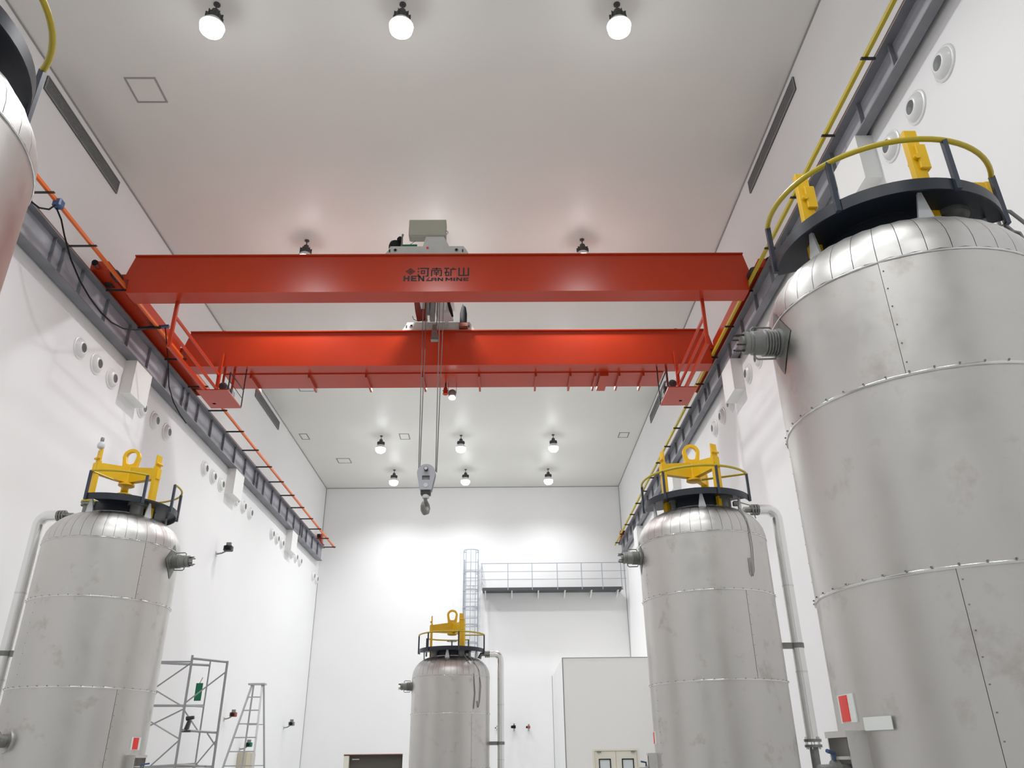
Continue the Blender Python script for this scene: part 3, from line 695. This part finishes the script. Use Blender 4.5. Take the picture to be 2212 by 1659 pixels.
def pipe(cx, cy, dz, s, label, group='clad pipes beside the tanks'):
    o = (cx+s*1.06, cy, FLOOR); t = thing('clad_pipe', label, 'pipe', o, 0, group)
    def g(): return G(o)
    X = lambda u: cx+s*u
    zt = 3.02+dz; zb = .17+dz
    pts = [(X(.83), cy, zt), (X(.93), cy, zt)]+[(X(.93+.13*math.sin(math.radians(q))), cy, zt-.13+.13*math.cos(math.radians(q))) for q in range(10, 91, 10)]+[(X(1.06), cy, zt-.5), (X(1.06), cy, zb)]
    zlow = max(zb, FLOOR+.1)
    if zb < zlow: pts[-1] = (X(1.06), cy, zlow)
    g().tube(pts, .071, 16).build('pipe_jacket', PIPEJ, t, 40)
    for z in (2.0, .95):
        if z+dz > zlow: g().lathe([(.073, -.01), (.0745, -.01), (.0745, .01), (.073, .01)], (X(1.06), cy, z+dz), 18).build('jacket_band', BRIGHT, t, 30)
    g().tube([(X(.60), cy, 2.93+dz), (X(.64), cy, zt), (X(.83), cy, zt)], .042, 12).build('bare_pipe', DULL, t, 40)
    for u in (.74, .775, .81):
        g().lathe([(.075, -.011), (.075, .011)], (X(u), cy, zt), 18, (s, 0, 0)).build('flange', DULL, t, 30)
    for k in range(6):
        a = math.radians(60*k); g().cyl((X(.715), cy+.06*math.cos(a), zt+.06*math.sin(a)), (X(.835), cy+.06*math.cos(a), zt+.06*math.sin(a)), .008, .008, 6).build('flange_bolt', BRIGHT, t)
    zz = 1.26+dz
    if zz > FLOOR+.15:
        g().box((X(RT-.005), cy-.03, zz-.035), (X(1.0), cy+.03, zz+.035)).build('pipe_bracket', DULL, t)
        g().lathe([(.073, -.03), (.08, -.03), (.08, .03), (.073, .03)], (X(1.06), cy, zz), 18).build('pipe_clamp', DULL, t, 30)
    if zb > FLOOR+.3:
        g().lathe([(.10, 0), (.10, .03)], (X(1.06), cy, zb-.01), 18).build('flange', DULL, t, 30)
        g().lathe([(.10, 0), (.10, .03)], (X(1.06), cy, zb-.07), 18).build('flange', DULL, t, 30)
        g().tube([(X(1.06), cy, zb-.06), (X(1.06), cy, FLOOR)], .052, 14).build('bare_pipe', DULL, t, 40)
        for k in range(6): g().cyl(pol((X(1.06), cy), .082, 60*k, zb-.09), pol((X(1.06), cy), .082, 60*k, zb+.045), .008, .008, 6).build('flange_bolt', BRIGHT, t)
    return t

def lifter(cx, cy, dz, angs, label, face=0):
    o = (cx, cy, 3.105+dz); t = thing('tank_lifter', label, 'lifter', o, 0, 'yellow lifting frames on the tanks')
    def g(): return G(o)
    c = (cx, cy)
    for a in angs:
        rd = Vector((math.cos(math.radians(a)), math.sin(math.radians(a)), 0)); tn = Vector((-rd.y, rd.x, 0)); b = Vector((cx, cy, dz))
        prof = [(.02, 3.468), (.14, 3.468), (.49, 3.485), (.49, 3.625), (.36, 3.645), (.02, 3.69)]
        g().prism(prof, [], lambda u, v, q: b+rd*u+tn*q+Vector((0, 0, v)), -.04, .04).build('spreader_arm', YEL, t)
        Zv = lambda q: Vector((0, 0, q))
        lg = g().hexa([b+rd*.425-tn*.05+Zv(2.945), b+rd*.425+tn*.05+Zv(2.945), b+rd*.475+tn*.05+Zv(2.945), b+rd*.475-tn*.05+Zv(2.945),
                       b+rd*.425-tn*.05+Zv(3.66), b+rd*.425+tn*.05+Zv(3.66), b+rd*.475+tn*.05+Zv(3.64), b+rd*.475-tn*.05+Zv(3.64)]).build('leg', YEL, t)
        g().hexa([b+rd*.435-tn*.05+Zv(3.64), b+rd*.435+tn*.05+Zv(3.64), b+rd*.458+tn*.05+Zv(3.64), b+rd*.458-tn*.05+Zv(3.64),
                  b+rd*.435-tn*.045+Zv(3.83), b+rd*.435+tn*.045+Zv(3.83), b+rd*.458+tn*.045+Zv(3.82), b+rd*.458-tn*.045+Zv(3.82)]).build('leg_tongue', YEL, lg)
        g().cyl(b+rd*.47-tn*.058+Vector((0, 0, 3.70)), b+rd*.47+tn*.058+Vector((0, 0, 3.70)), .016, .016, 10).build('leg_pin', YEL, lg)
    g().lathe([(.085, 3.42), (.105, 3.43), (.105, 3.455), (.06, 3.47), (.06, 3.70), (0, 3.70)], (cx, cy, dz), 24).build('hub', YEL, t, 30)
    f = math.radians(face); fx, fy = math.cos(f), math.sin(f)
    ol, il = [], []
    for q in range(0, 181, 15): ol.append((.118*math.cos(math.radians(q)), 3.845+.118*math.sin(math.radians(q))))
    ol += [(-.095, 3.68), (.095, 3.68)]
    for q in range(0, 181, 15): il.append((.074*math.cos(math.radians(q)), 3.85+.074*math.sin(math.radians(q))))
    for q in range(180, 361, 30): il.append((.055*math.cos(math.radians(q)), 3.765+.03*math.sin(math.radians(q))))
    g().prism(ol, [il[::-1]], lambda u, v, q: (cx+u*fx-q*fy, cy+u*fy+q*fx, v+dz), -.03, .03).build('lifting_eye', YEL, t)
    return t

# (nearest right, second right, centre, left, near left)
tank(2.594, 4.373, 0, False, -124, (-205, -28), [(-196, -28)], [dict(arc=(-194, -30), posts=(-194, -136, -80, -31), r=.0175)], DULL,
     'large stainless steel tank nearest on the right, cut by the frame edge', 180, ((-58, .47, .10), (60, .45, .1)), (-95, -161, -35, 60, 130), sign=-179)
tank(2.623, 10.26, 0, False, -166, (-205, -28), [(-196, -28)], [dict(arc=(-30, -193), tail=(2.70, 10.14, 3.41), posts=(-193, -137, -80, -31))], DULL,
     'stainless steel tank in the middle distance on the right', 180, ((-52, .45, .115), (-150, .42, .06), (60, .45, .1)), (-98, -171, -40, 60, 120), sign=-182)
tank(-1.143, 17.856, -.94, False, -150, (-195, 0), [(-187, 0)], [dict(arc=(-8, -177), tail=(-.86, 17.76, 2.47), posts=(-177, -131, -75, -9)), dict(arc=(62, 145), posts=(62, 145))], DULL,
     'small distant stainless steel tank in the centre, in front of the caged ladder', 180, ((-60, .45, .1), (-140, .45, .11), (70, .42, .08)), (-95, -165, -25, 60, 120))
tank(-5.152, 10.288, 0, True, -38, (-102, 78), [(-101.5, -43), (-9, 78)], [dict(arc=(-101.5, -44.5), posts=(-101, -45), tail=(-5.17, 9.95, 3.41), r=.014), dict(arc=(-8, 76), chord=False, posts=(-8, 30, 76), r=.014)], OLIVE,
     'stainless steel tank on the left with a yellow lifting frame', -3, ((-128, .42, .105), (-40, .45, .12), (100, .45, .1)), (-100, -31, 40, 120), sign=-9)
tank(-2.97, 2.59, 0, True, -30, (-160, 52), [(-158, 50)], [dict(arc=(-155, 49), posts=(-155, -95, -40, 48), r=.0175)], DULL,
     'near stainless steel tank cut off at the top left corner', 100, ((140, .42, .1),), (-60, -100))
pipe(2.623, 10.26, 0, 1, 'silver clad pipe running down the right tank in the middle distance')
pipe(2.594, 4.373, 0, 1, 'silver clad pipe at the right frame edge beside the nearest tank')
pipe(-1.143, 17.856, -.94, 1, 'silver clad pipe beside the small centre tank')
pipe(-5.152, 10.288, 0, -1, 'silver clad pipe at the left frame edge beside the left tank')
lifter(2.623, 10.26, 0, (195, 57, -62), 'yellow lifting frame on the right middle distance tank')
lifter(-1.143, 17.856, -.94, (183, 62, -60), 'small yellow lifting frame on the centre tank')
lifter(-5.152, 10.288, 0, (-15, 118, -125), 'yellow lifting frame on the left tank with a grey shackle on its leg')
# three yellow clamps on the nearest right tank
def clamp(x, y, z0, z1, label, rz=0, wide=False):
    o = (x, y, z0); t = thing('lifting_clamp', label, 'clamp', o, rz, 'yellow clamps on the nearest right tank')
    if wide:
        G().box((-.13, -.03, .06), (.02, .03, .12)).build('clamp_arm', YEL, t)
        G().box((.02, -.035, -.05), (.085, .035, .13), .008).build('clamp_jaw', YEL, t)
    else:
        h = z1-z0
        G().box((-.045, -.025, 0), (.045, .025, h), .006).build('clamp_leg', YEL, t)
        G().box((-.005, -.045, h*.55), (.065, .045, h*.82), .006).build('clamp_cheek', YEL, t)
        G().prism([(-.05, 0), (.13, 0), (.045, h*.2), (-.05, h*.2)], [], lambda u, v, q: (u, q, v+.105), -.03, .03).build('clamp_foot', YEL, t)
        G().cyl((-.01, -.05, h*.68), (-.01, .05, h*.68), .02, .02, 10).build('clamp_pin', YEL, t)
clamp(2.10, 4.32, 3.0, 3.69, 'yellow upright clamp at the left of the near right tank platform')
clamp(2.71, 3.96, 3.0, 3.745, 'yellow upright clamp at the back of the near right tank platform')
clamp(3.17, 4.09, 3.29, 3.4, 'yellow L-shaped clamp by the right end of the near tank rail', 0, True)
# shackle on the left lifting frame
sx, sy, _ = pol((-5.152, 10.288), .46, -125, 0)
o = (sx, sy, 3.83); t = thing('shackle_sensor', 'grey flask-shaped device on the left leg of the left lifting frame', 'sensor', o)
G(o).lathe([(.02, 0), (.045, .02), (.05, .05), (.035, .09), (.018, .105)], o, 14).build('body', LIGHTG, t, 40)
G(o).lathe([(.02, .10), (.024, .12), (.024, .155), (.018, .165)], o, 12).build('cap', DULL, t, 40)
# plaque and fitting box on the nearest tank, cables on domes
o = pol((2.594, 4.373), RT+.02, -160, .14)
t = thing('name_plaque', 'blank white plaque on the nearest right tank beside the red sign', 'plaque', o)
G(o).arcbox((2.594, 4.373), RT+.012, RT+.017, .112, .172, -167.5, -154.9, 6).build('plate', PLQ, t)
for a in (-166, -156.5): G(o).bar(pol((2.594, 4.373), RT-.005, a, .14), pol((2.594, 4.373), RT+.013, a, .14), .008, .008).build('standoff', DULL, t)
def fitting(cx, cy, a, z, label):
    o = pol((cx, cy), RT, a, z); t = thing('valve_box', label, 'valve', o, math.radians(a), 'valve fittings low on the tanks')
    G().box((-.01, -.12, .0), (.10, .12, .03)).build('box_lid', STEEL, t)
    for y in (-.12, .11): G().box((-.01, y, -.19), (.09, y+.01, 0)).build('box_side', STEEL, t)
    G().box((-.01, -.11, -.10), (.07, .11, -.085)).build('box_shelf', STEEL, t)
    v = G().lathe([(.03, 0), (.03, .10), (.05, .10), (.05, .13), (.03, .13), (.03, .2)], (0, -.02, -.15), 14, (1, 0, 0)).build('valve_body', DULL, t, 30)
    G().tube([(.12, -.02, -.13), (.12, .0, -.07), (.18, .06, -.06)], .01, 6).build('valve_lever', BLUE, v)
fitting(2.594, 4.373, -177, .085, 'grey valve fitting below the red sign on the nearest tank')
fitting(2.623, 10.26, -186, .03, 'grey valve fitting under the red sign on the second right tank')
fitting(-5.152, 10.288, -9, .07, 'grey valve fitting under the red sign on the left tank')
o = pol((-5.152, 10.288), RT, -117, .25)
t = thing('drain_nozzle', 'round grey drain nozzle low on the left tank at the frame edge', 'nozzle', o, math.radians(-117))
G().lathe([(.13, -.02), (.13, .012)], (0, 0, 0), 24, (1, 0, 0)).build('collar', STEEL, t, 30)
G().lathe([(.07, 0), (.07, .10), (.10, .10), (.10, .135), (.06, .14), (0, .14)], (0, 0, 0), 20, (1, 0, 0)).build('stub_pipe', DULL, t, 30)
for k in range(8): G().cyl((.09, .085*math.cos(k*PI/4), .085*math.sin(k*PI/4)), (.15, .085*math.cos(k*PI/4), .085*math.sin(k*PI/4)), .009, .009, 6).build('flange_bolt', BRIGHT, t)
def hang(cx, cy, pts, r, label, extra=()):
    P_ = [pol((cx, cy), q[1], q[0], q[2]) for q in pts]
    o = P_[0]; t = thing('sensor_cable', label, 'cable', o, 0, 'cables hanging on the tank shells')
    G(o).tube(P_, r, 6).build('cable', MIDGREY, t, 60)
    for e in extra: G(o).tube([pol((cx, cy), q[1], q[0], q[2]) for q in e], r, 6).build('cable', MIDGREY, t, 60)
    G(o).box([v-.03 for v in P_[0]], [v+.03 for v in P_[0]], .006).build('cable_gland', DULL, t)
hang(2.623, 10.26, ((-50, .60, 2.97), (-55, .70, 2.87), (-58, .81, 2.70), (-58.5, .84, 2.55), (-58, .84, 2.35), (-60, .84, 2.05), (-62, .84, 1.98), (-63.5, .84, 2.02), (-63, .84, 2.2)), .007, 'grey sensor cable hanging down the right tank from its dome',
     [((-40, .62, 3.0), (-30, .70, 2.98), (-18, .72, 2.93), (-12, .74, 2.86))])
hang(-1.143, 17.856, ((-52, .58, 2.02), (-48, .74, 1.88), (-42, .82, 1.7), (-39, .84, 1.4), (-41, .84, 1.1), (-44, .84, .98), (-46, .84, 1.1)), .008, 'grey sensor cables hanging down the centre tank from its dome',
     [((-60, .58, 2.02), (-58, .74, 1.88), (-52, .83, 1.6), (-50, .84, 1.25), (-52, .84, .95))])
hang(2.594, 4.373, ((-13.5, .70, 2.84), (-13.5, .715, 2.95), (-13.5, .73, 3.10), (-13.5, .735, 3.24), (-12.6, .78, 3.285), (-12, .83, 3.28), (-11.3, .90, 3.18), (-11, .97, 3.02), (-11, 1.02, 2.8)), .014, 'grey hose bundle on the nearest tank at the right frame edge',
     [((-14, .70, 2.85), (-14.5, .72, 3.0), (-13, .77, 3.04), (-12.4, .80, 3.12), (-13, .76, 3.18)), ((-12, .72, 2.82), (-12, .79, 2.95), (-12.2, .80, 3.02), (-11.5, .85, 2.98), (-11, .86, 2.8)),
      ((-13, .74, 3.10), (-12.5, .79, 3.12), (-12, .84, 3.10), (-12, .86, 3.0))])

# ------------------------------------------------------------------ far wall: walkway, caged ladder, booth
WY = 29.62; k_ = WY/30
wx0, wx1 = -.81, 4.45; wz = 5.72
o = (1.8, WY, wz)
t = thing('wall_walkway', 'grey railed walkway high on the far wall at the right', 'walkway', o)
G(o).box((wx0, WY, wz-.02), (wx1, WY+.015, wz+.09)).build('edge_channel', DECK, t)
G(o).box((wx0, WY+.015, wz+.045), (wx1, YF, wz+.065)).build('deck', DECK, t)
for x in (-.7, .3, 1.3, 2.3, 3.3, 4.3):
    G(o).prism([(YF, wz+.045), (WY+.05, wz+.045), (YF, wz-.17)], [], lambda u, v, q, x=x: (x+q, u, v), -.02, .02).build('wall_bracket', BOXW, t)
for x in (-.835, .153, 1.065, 2.01, 2.925, 3.70, 4.42): G(o).bar((x, WY, wz+.0), (x, WY, 6.715), .028, .028).build('rail_post', LADM, t)
for z in (6.71, 6.40, 6.11): G(o).tube([(-.87, WY, z), (4.6, WY, z)], .013 if z > 6.6 else .010, 6).build('guard_rail', LADM, t)
for z in (6.71, 6.40, 6.11): G(o).tube([(-.835, WY, z), (-.835, YF, z)], .014, 6).build('guard_rail', LADM, t)
LX, LW = -1.245, .26; LY = 30.2; LC = (LX, LY-.32)
o = (LX, LY, FLOOR)
t = thing('caged_ladder', 'tall blue-grey ladder with round safety cage on the far wall', 'ladder', o)
for x in (LX-LW, LX+LW): G(o).bar((x, LY, FLOOR), (x, LY, 7.0), .05, .02).build('stile', LADM, t)
z = FLOOR+.3
rm = None
while z < 6.9:
    if rm is None: r_ = G(o).tube([(LX-LW, LY, z), (LX+LW, LY, z)], .012, 6).build('rung', LADM, t); rm = r_.data; z_0 = z
    else: r_ = bpy.data.objects.new('rung', rm); C.objects.link(r_); r_.parent = t; r_.location = (0, 0, z-z_0)
    z += .3
for z in (7.25, 6.42, 5.76, 5.13, 4.50, 3.87, 3.24, 2.6, 1.97, 1.34, .7):
    G(o).arcbox(LC, .285, .293, z-.02, z+.02, 48, 48-276, 28).build('cage_hoop', LADM, t)
for a in (-10, -50, -90, -130, -170): G(o).bar(pol(LC, .283, a, .68), pol(LC, .283, a, 7.27), .028, .01).build('cage_strap', LADM, t)
for z in (6.2, 4.2, 2.2, .2): G(o).bar((LX-LW, LY, z), (LX-LW, YF-.004, z), .03, .02).bar((LX+LW, LY, z), (LX+LW, YF-.004, z), .03, .02).build('wall_tie', LADM, t)
# booth
bx, by, bz = 1.80, 25.6, 2.84
o = ((bx+XR)/2, by, FLOOR)
t = thing('booth', 'cream panel booth in the far right corner with a double door', 'booth', o)
G(o).box((bx, by+.05, FLOOR), (bx+.05, YF, bz)).build('side_wall', WALL, t)
G(o).box((bx+.05, by+.05, bz-.05), (XR, YF, bz)).build('roof', BOOTHM, t)
dx0, dx1, dz_ = 2.60, 3.96, .27
G(o).box((bx, by, FLOOR), (dx0, by+.05, bz)).build('front_panel', BOOTHM, t)
G(o).box((dx1, by, FLOOR), (XR, by+.05, bz)).build('front_panel', BOOTHM, t)
G(o).box((dx0, by, dz_), (dx1, by+.05, bz)).build('front_panel', BOOTHM, t)
G(o).box((bx-.012, by-.012, FLOOR), (bx+.015, by, bz)).build('corner_trim', MIDGREY, t)
G(o).box((bx-.012, by-.012, bz), (XR, by+.012, bz+.015)).build('top_trim', MIDGREY, t)
fr = G(o).box((dx0, by-.02, FLOOR), (dx0+.05, by+.04, dz_)).box((dx1-.05, by-.02, FLOOR), (dx1, by+.04, dz_)).box((dx0+.05, by-.02, dz_-.05), (dx1-.05, by+.04, dz_)).build('door_frame', DOORB, t)
xm = (dx0+dx1)/2
for a, b in ((dx0+.055, xm-.004), (xm+.004, dx1-.055)):
    w0, w1 = (a+.115, a+.47) if a < xm-.1 else (a+.165, a+.52)
    d = G(o).prism([(a, FLOOR+.01), (b, FLOOR+.01), (b, dz_-.055), (a, dz_-.055)], [[(w0, -.9), (w0, .01), (w1, .01), (w1, -.9)]], lambda u, v, q: (u, q, v), by+.005, by+.04).build('door_leaf', DOORB, t)
    G(o).prism([(w0, -.9), (w1, -.9), (w1, .01), (w0, .01)], [[(w0+.028, -.872), (w0+.028, -.018), (w1-.028, -.018), (w1-.028, -.872)]], lambda u, v, q: (u, q, v), by-.005, by+.04).build('window_frame', BLACK, d)
    G(o).box((w0+.028, by+.015, -.872), (w1-.028, by+.02, -.018)).build('window_pane', PANE, d)
    cxh = a+.07 if a < xm-.1 else b-.17
    G(o).box((cxh, by-.045, .175), (cxh+.12, by-.005, .205)).build('door_closer', DULL, d)
# seam where the booth meets the wall cladding
structure(G().box((1.735, YF-.012, FLOOR), (1.75, YF, 2.77)).build('trim_7', TRIM))

# small wall fixtures
def wallcam(loc, dirx, label, sc=1, m1=BLKMET, cat='camera'):
    t = thing('wall_camera', label, cat, loc, 0 if dirx == 'left' else -PI/2, 'small fixtures on the walls')
    s = sc
    G().box((0, -.04*s, -.05*s), (.015, .04*s, .05*s)).build('wall_plate', LIGHTG, t)
    G().tube([(.0, 0, 0), (.12*s, 0, .02*s), (.20*s, 0, .06*s)], .016*s, 6).build('bracket_arm', DULL, t)
    b = G().box((.16*s, -.07*s, .06*s), (.34*s, .07*s, .18*s), .015*s).build('camera_body', m1, t)
    G().lathe([(.05*s, 0), (.055*s, .04*s), (.04*s, .06*s), (0, .06*s)], (.25*s, -.07*s, .12*s), 12, (0, -1, 0)).build('camera_lens', BLACK, b, 40)
    G().box((.2*s, -.03*s, .18*s), (.3*s, .03*s, .25*s)).build('camera_hood', DULL, b)
wallcam((XL, 19.45, 4.70), 'left', 'dark bracketed camera high on the left wall below the runway', 1.15)
wallcam((XL, 21.75, 1.02), 'left', 'small brown wall fixture on the left wall right of the scaffold', .9, RUST, 'fixture')
wallcam((XL, 27.7, 1.02), 'left', 'small wall fixture on the left wall near the far corner', 1.0, DULL, 'fixture')
wallcam((.33, YF, .96), 'far', 'round dark fixture on the far wall beside the centre tank pipe', .85, BLACK, 'fixture')
wallcam((.85, YF, .96), 'far', 'small dark fixture on the far wall, right of the round one', .75, RUST, 'fixture')
wallcam((-.28, YF, .98), 'far', 'tiny pale fixture on the far wall between centre tank and pipe', .5, LIGHTG, 'fixture')
wallcam((XL, 23.35, .34), 'left', 'black and green emergency lamp above the beige cabinet', .95, GREEN, 'lamp')

# scaffold tower, tag, step ladder, cabinet behind the left tank
A_, B_, C_, F_ = Vector((-6.04, 16, 0)), Vector((-5.45, 16.3, 0)), Vector((-6.14, 17.3, 0)), Vector((-7.06, 15.9, 0))
o = (-6.2, 16.7, FLOOR)
t = thing('scaffold_tower', 'galvanised scaffold tower standing behind the left tank', 'scaffold', o)
V = lambda P_, z: (P_.x, P_.y, z)
for P_, zt in ((A_, 1.90), (B_, 1.82), (C_, 1.93), (F_, 1.9)):
    G(o).tube([V(P_, FLOOR+.08), V(P_, zt)], .024 if P_ is not C_ else .017, 8).build('post', GALV, t)
    G(o).box((P_.x-.07, P_.y-.07, FLOOR), (P_.x+.07, P_.y+.07, FLOOR+.08)).build('foot', GALV, t)
def br(p, zp, q, zq, r, nm): G(o).tube([V(p, zp), V(q, zq)], r, 6).build(nm, GALV, t)
for z in (1.80, .53, -.05, -.9): br(A_, z+.04, B_, z, .022, 'ledger')
for z in (1.80, 1.02, -.05, -.9): br(C_, z+.05, F_, z-.02, .024, 'ledger')
br(A_, 1.0, C_, 1.05, .018, 'ledger'); br(A_, 1.78, F_, 1.78, .016, 'ledger')
for a, za, b, zb in ((A_, 1.76, F_, .98), (F_, 1.5, A_, .96), (B_, 1.62, A_, 1.04), (F_, .96, A_, .42), (A_, .94, F_, .42), (A_, .92, C_, .55), (A_, .40, F_, -.6), (B_, .4, A_, -.5)):
    br(a, za, b, zb, .014, 'brace')
br(A_.lerp(B_, .72), .52, B_, .3, .014, 'brace')
for y in (16.02, 16.28): G(o).box((-6.95, y+.1, -.06), (-5.55, y+.32, -.03)).build('plank', GALV, t)
oo = Vector((-5.93, 16.35, 1.16))
t = thing('green_tag', 'green tag board hanging on the scaffold tower', 'sign', oo)
G(oo).box((-6.01, 16.34, 1.10), (-5.88, 16.355, 1.42)).build('tag_board', GREEN, t)
G(oo).tube([(-5.945, 16.347, 1.42), (-5.93, 16.42, 1.53)], .006, 5).build('tag_cord', BLKMET, t)
oo = (-5.95, 16.05, .55)
t = thing('hand_drill', 'dark power tool standing on a scaffold rail', 'tool', oo)
G(oo).hexa([(-6.0, 16.02, .57), (-5.93, 16.02, .57), (-5.93, 16.10, .57), (-6.0, 16.10, .57), (-5.95, 16.02, .74), (-5.90, 16.02, .74), (-5.90, 16.10, .74), (-5.95, 16.10, .74)]).build('grip', BLKMET, t)
G(oo).cyl((-5.99, 16.06, .77), (-5.85, 16.06, .79), .04, .03, 12).build('motor', BLKMET, t, 40)
G(oo).box((-6.02, 16.01, .535), (-5.88, 16.11, .57)).build('battery', BLKMET, t)
# step ladder
o = (-5.95, 20.1, FLOOR); t = thing('step_ladder', 'tall aluminium step ladder standing open by the left wall', 'ladder', o)
tz, bzz = 1.70, FLOOR
tl, trr = (-6.02, 20.0), (-5.78, 20.0)
fl, frr = (-6.62, 19.2), (-5.55, 19.2); rl, rr_ = (-6.42, 21.2), (-5.62, 21.2)
for a, b in ((tl, fl), (trr, frr)): G(o).bar((*a, tz), (*b, bzz), .05, .025).build('front_stile', ALU, t)
for a, b in ((tl, rl), (trr, rr_)): G(o).bar((a[0]+.02, a[1]+.05, tz), (*b, bzz), .04, .02).build('rear_stile', ALU, t)
G(o).box((-6.10, 19.93, tz-.02), (-5.70, 20.1, tz+.02)).build('top_step', ALU, t)
for k in range(1, 11):
    u = k/12; L_ = lambda a, b: (a[0]+(b[0]-a[0])*u, a[1]+(b[1]-a[1])*u, tz+(bzz-tz)*u)
    G(o).bar(L_(tl, fl), L_(trr, frr), .05, .025).build('rung', ALU, t)
    if k in (3, 6, 9): G(o).bar(L_(tl, rl), L_(trr, rr_), .03, .02).build('rear_rung', ALU, t)
o = (XL, 23.8, FLOOR); t = thing('wall_cabinet', 'beige cabinet against the left wall behind the step ladder', 'cabinet', o)
G(o).box((XL, 23.25, FLOOR), (XL+.22, 24.15, .27), .01).build('body', BEIGE, t)
G(o).box((XL+.22, 23.28, FLOOR+.05), (XL+.235, 23.69, .24)).build('cabinet_door', BEIGE, t)
G(o).box((XL+.22, 23.71, FLOOR+.05), (XL+.235, 24.12, .24)).build('cabinet_door', BEIGE, t)
for y in (23.65, 23.75): G(o).bar((XL+.25, y, -.6), (XL+.25, y, -.4), .015, .02).build('handle', DULL, t)

# ------------------------------------------------------------------ lift everything so that the floor is at z = 0
for ob in list(SC.objects):
    if ob.parent is None and ob is not cam:
        ob.location.z += EYE
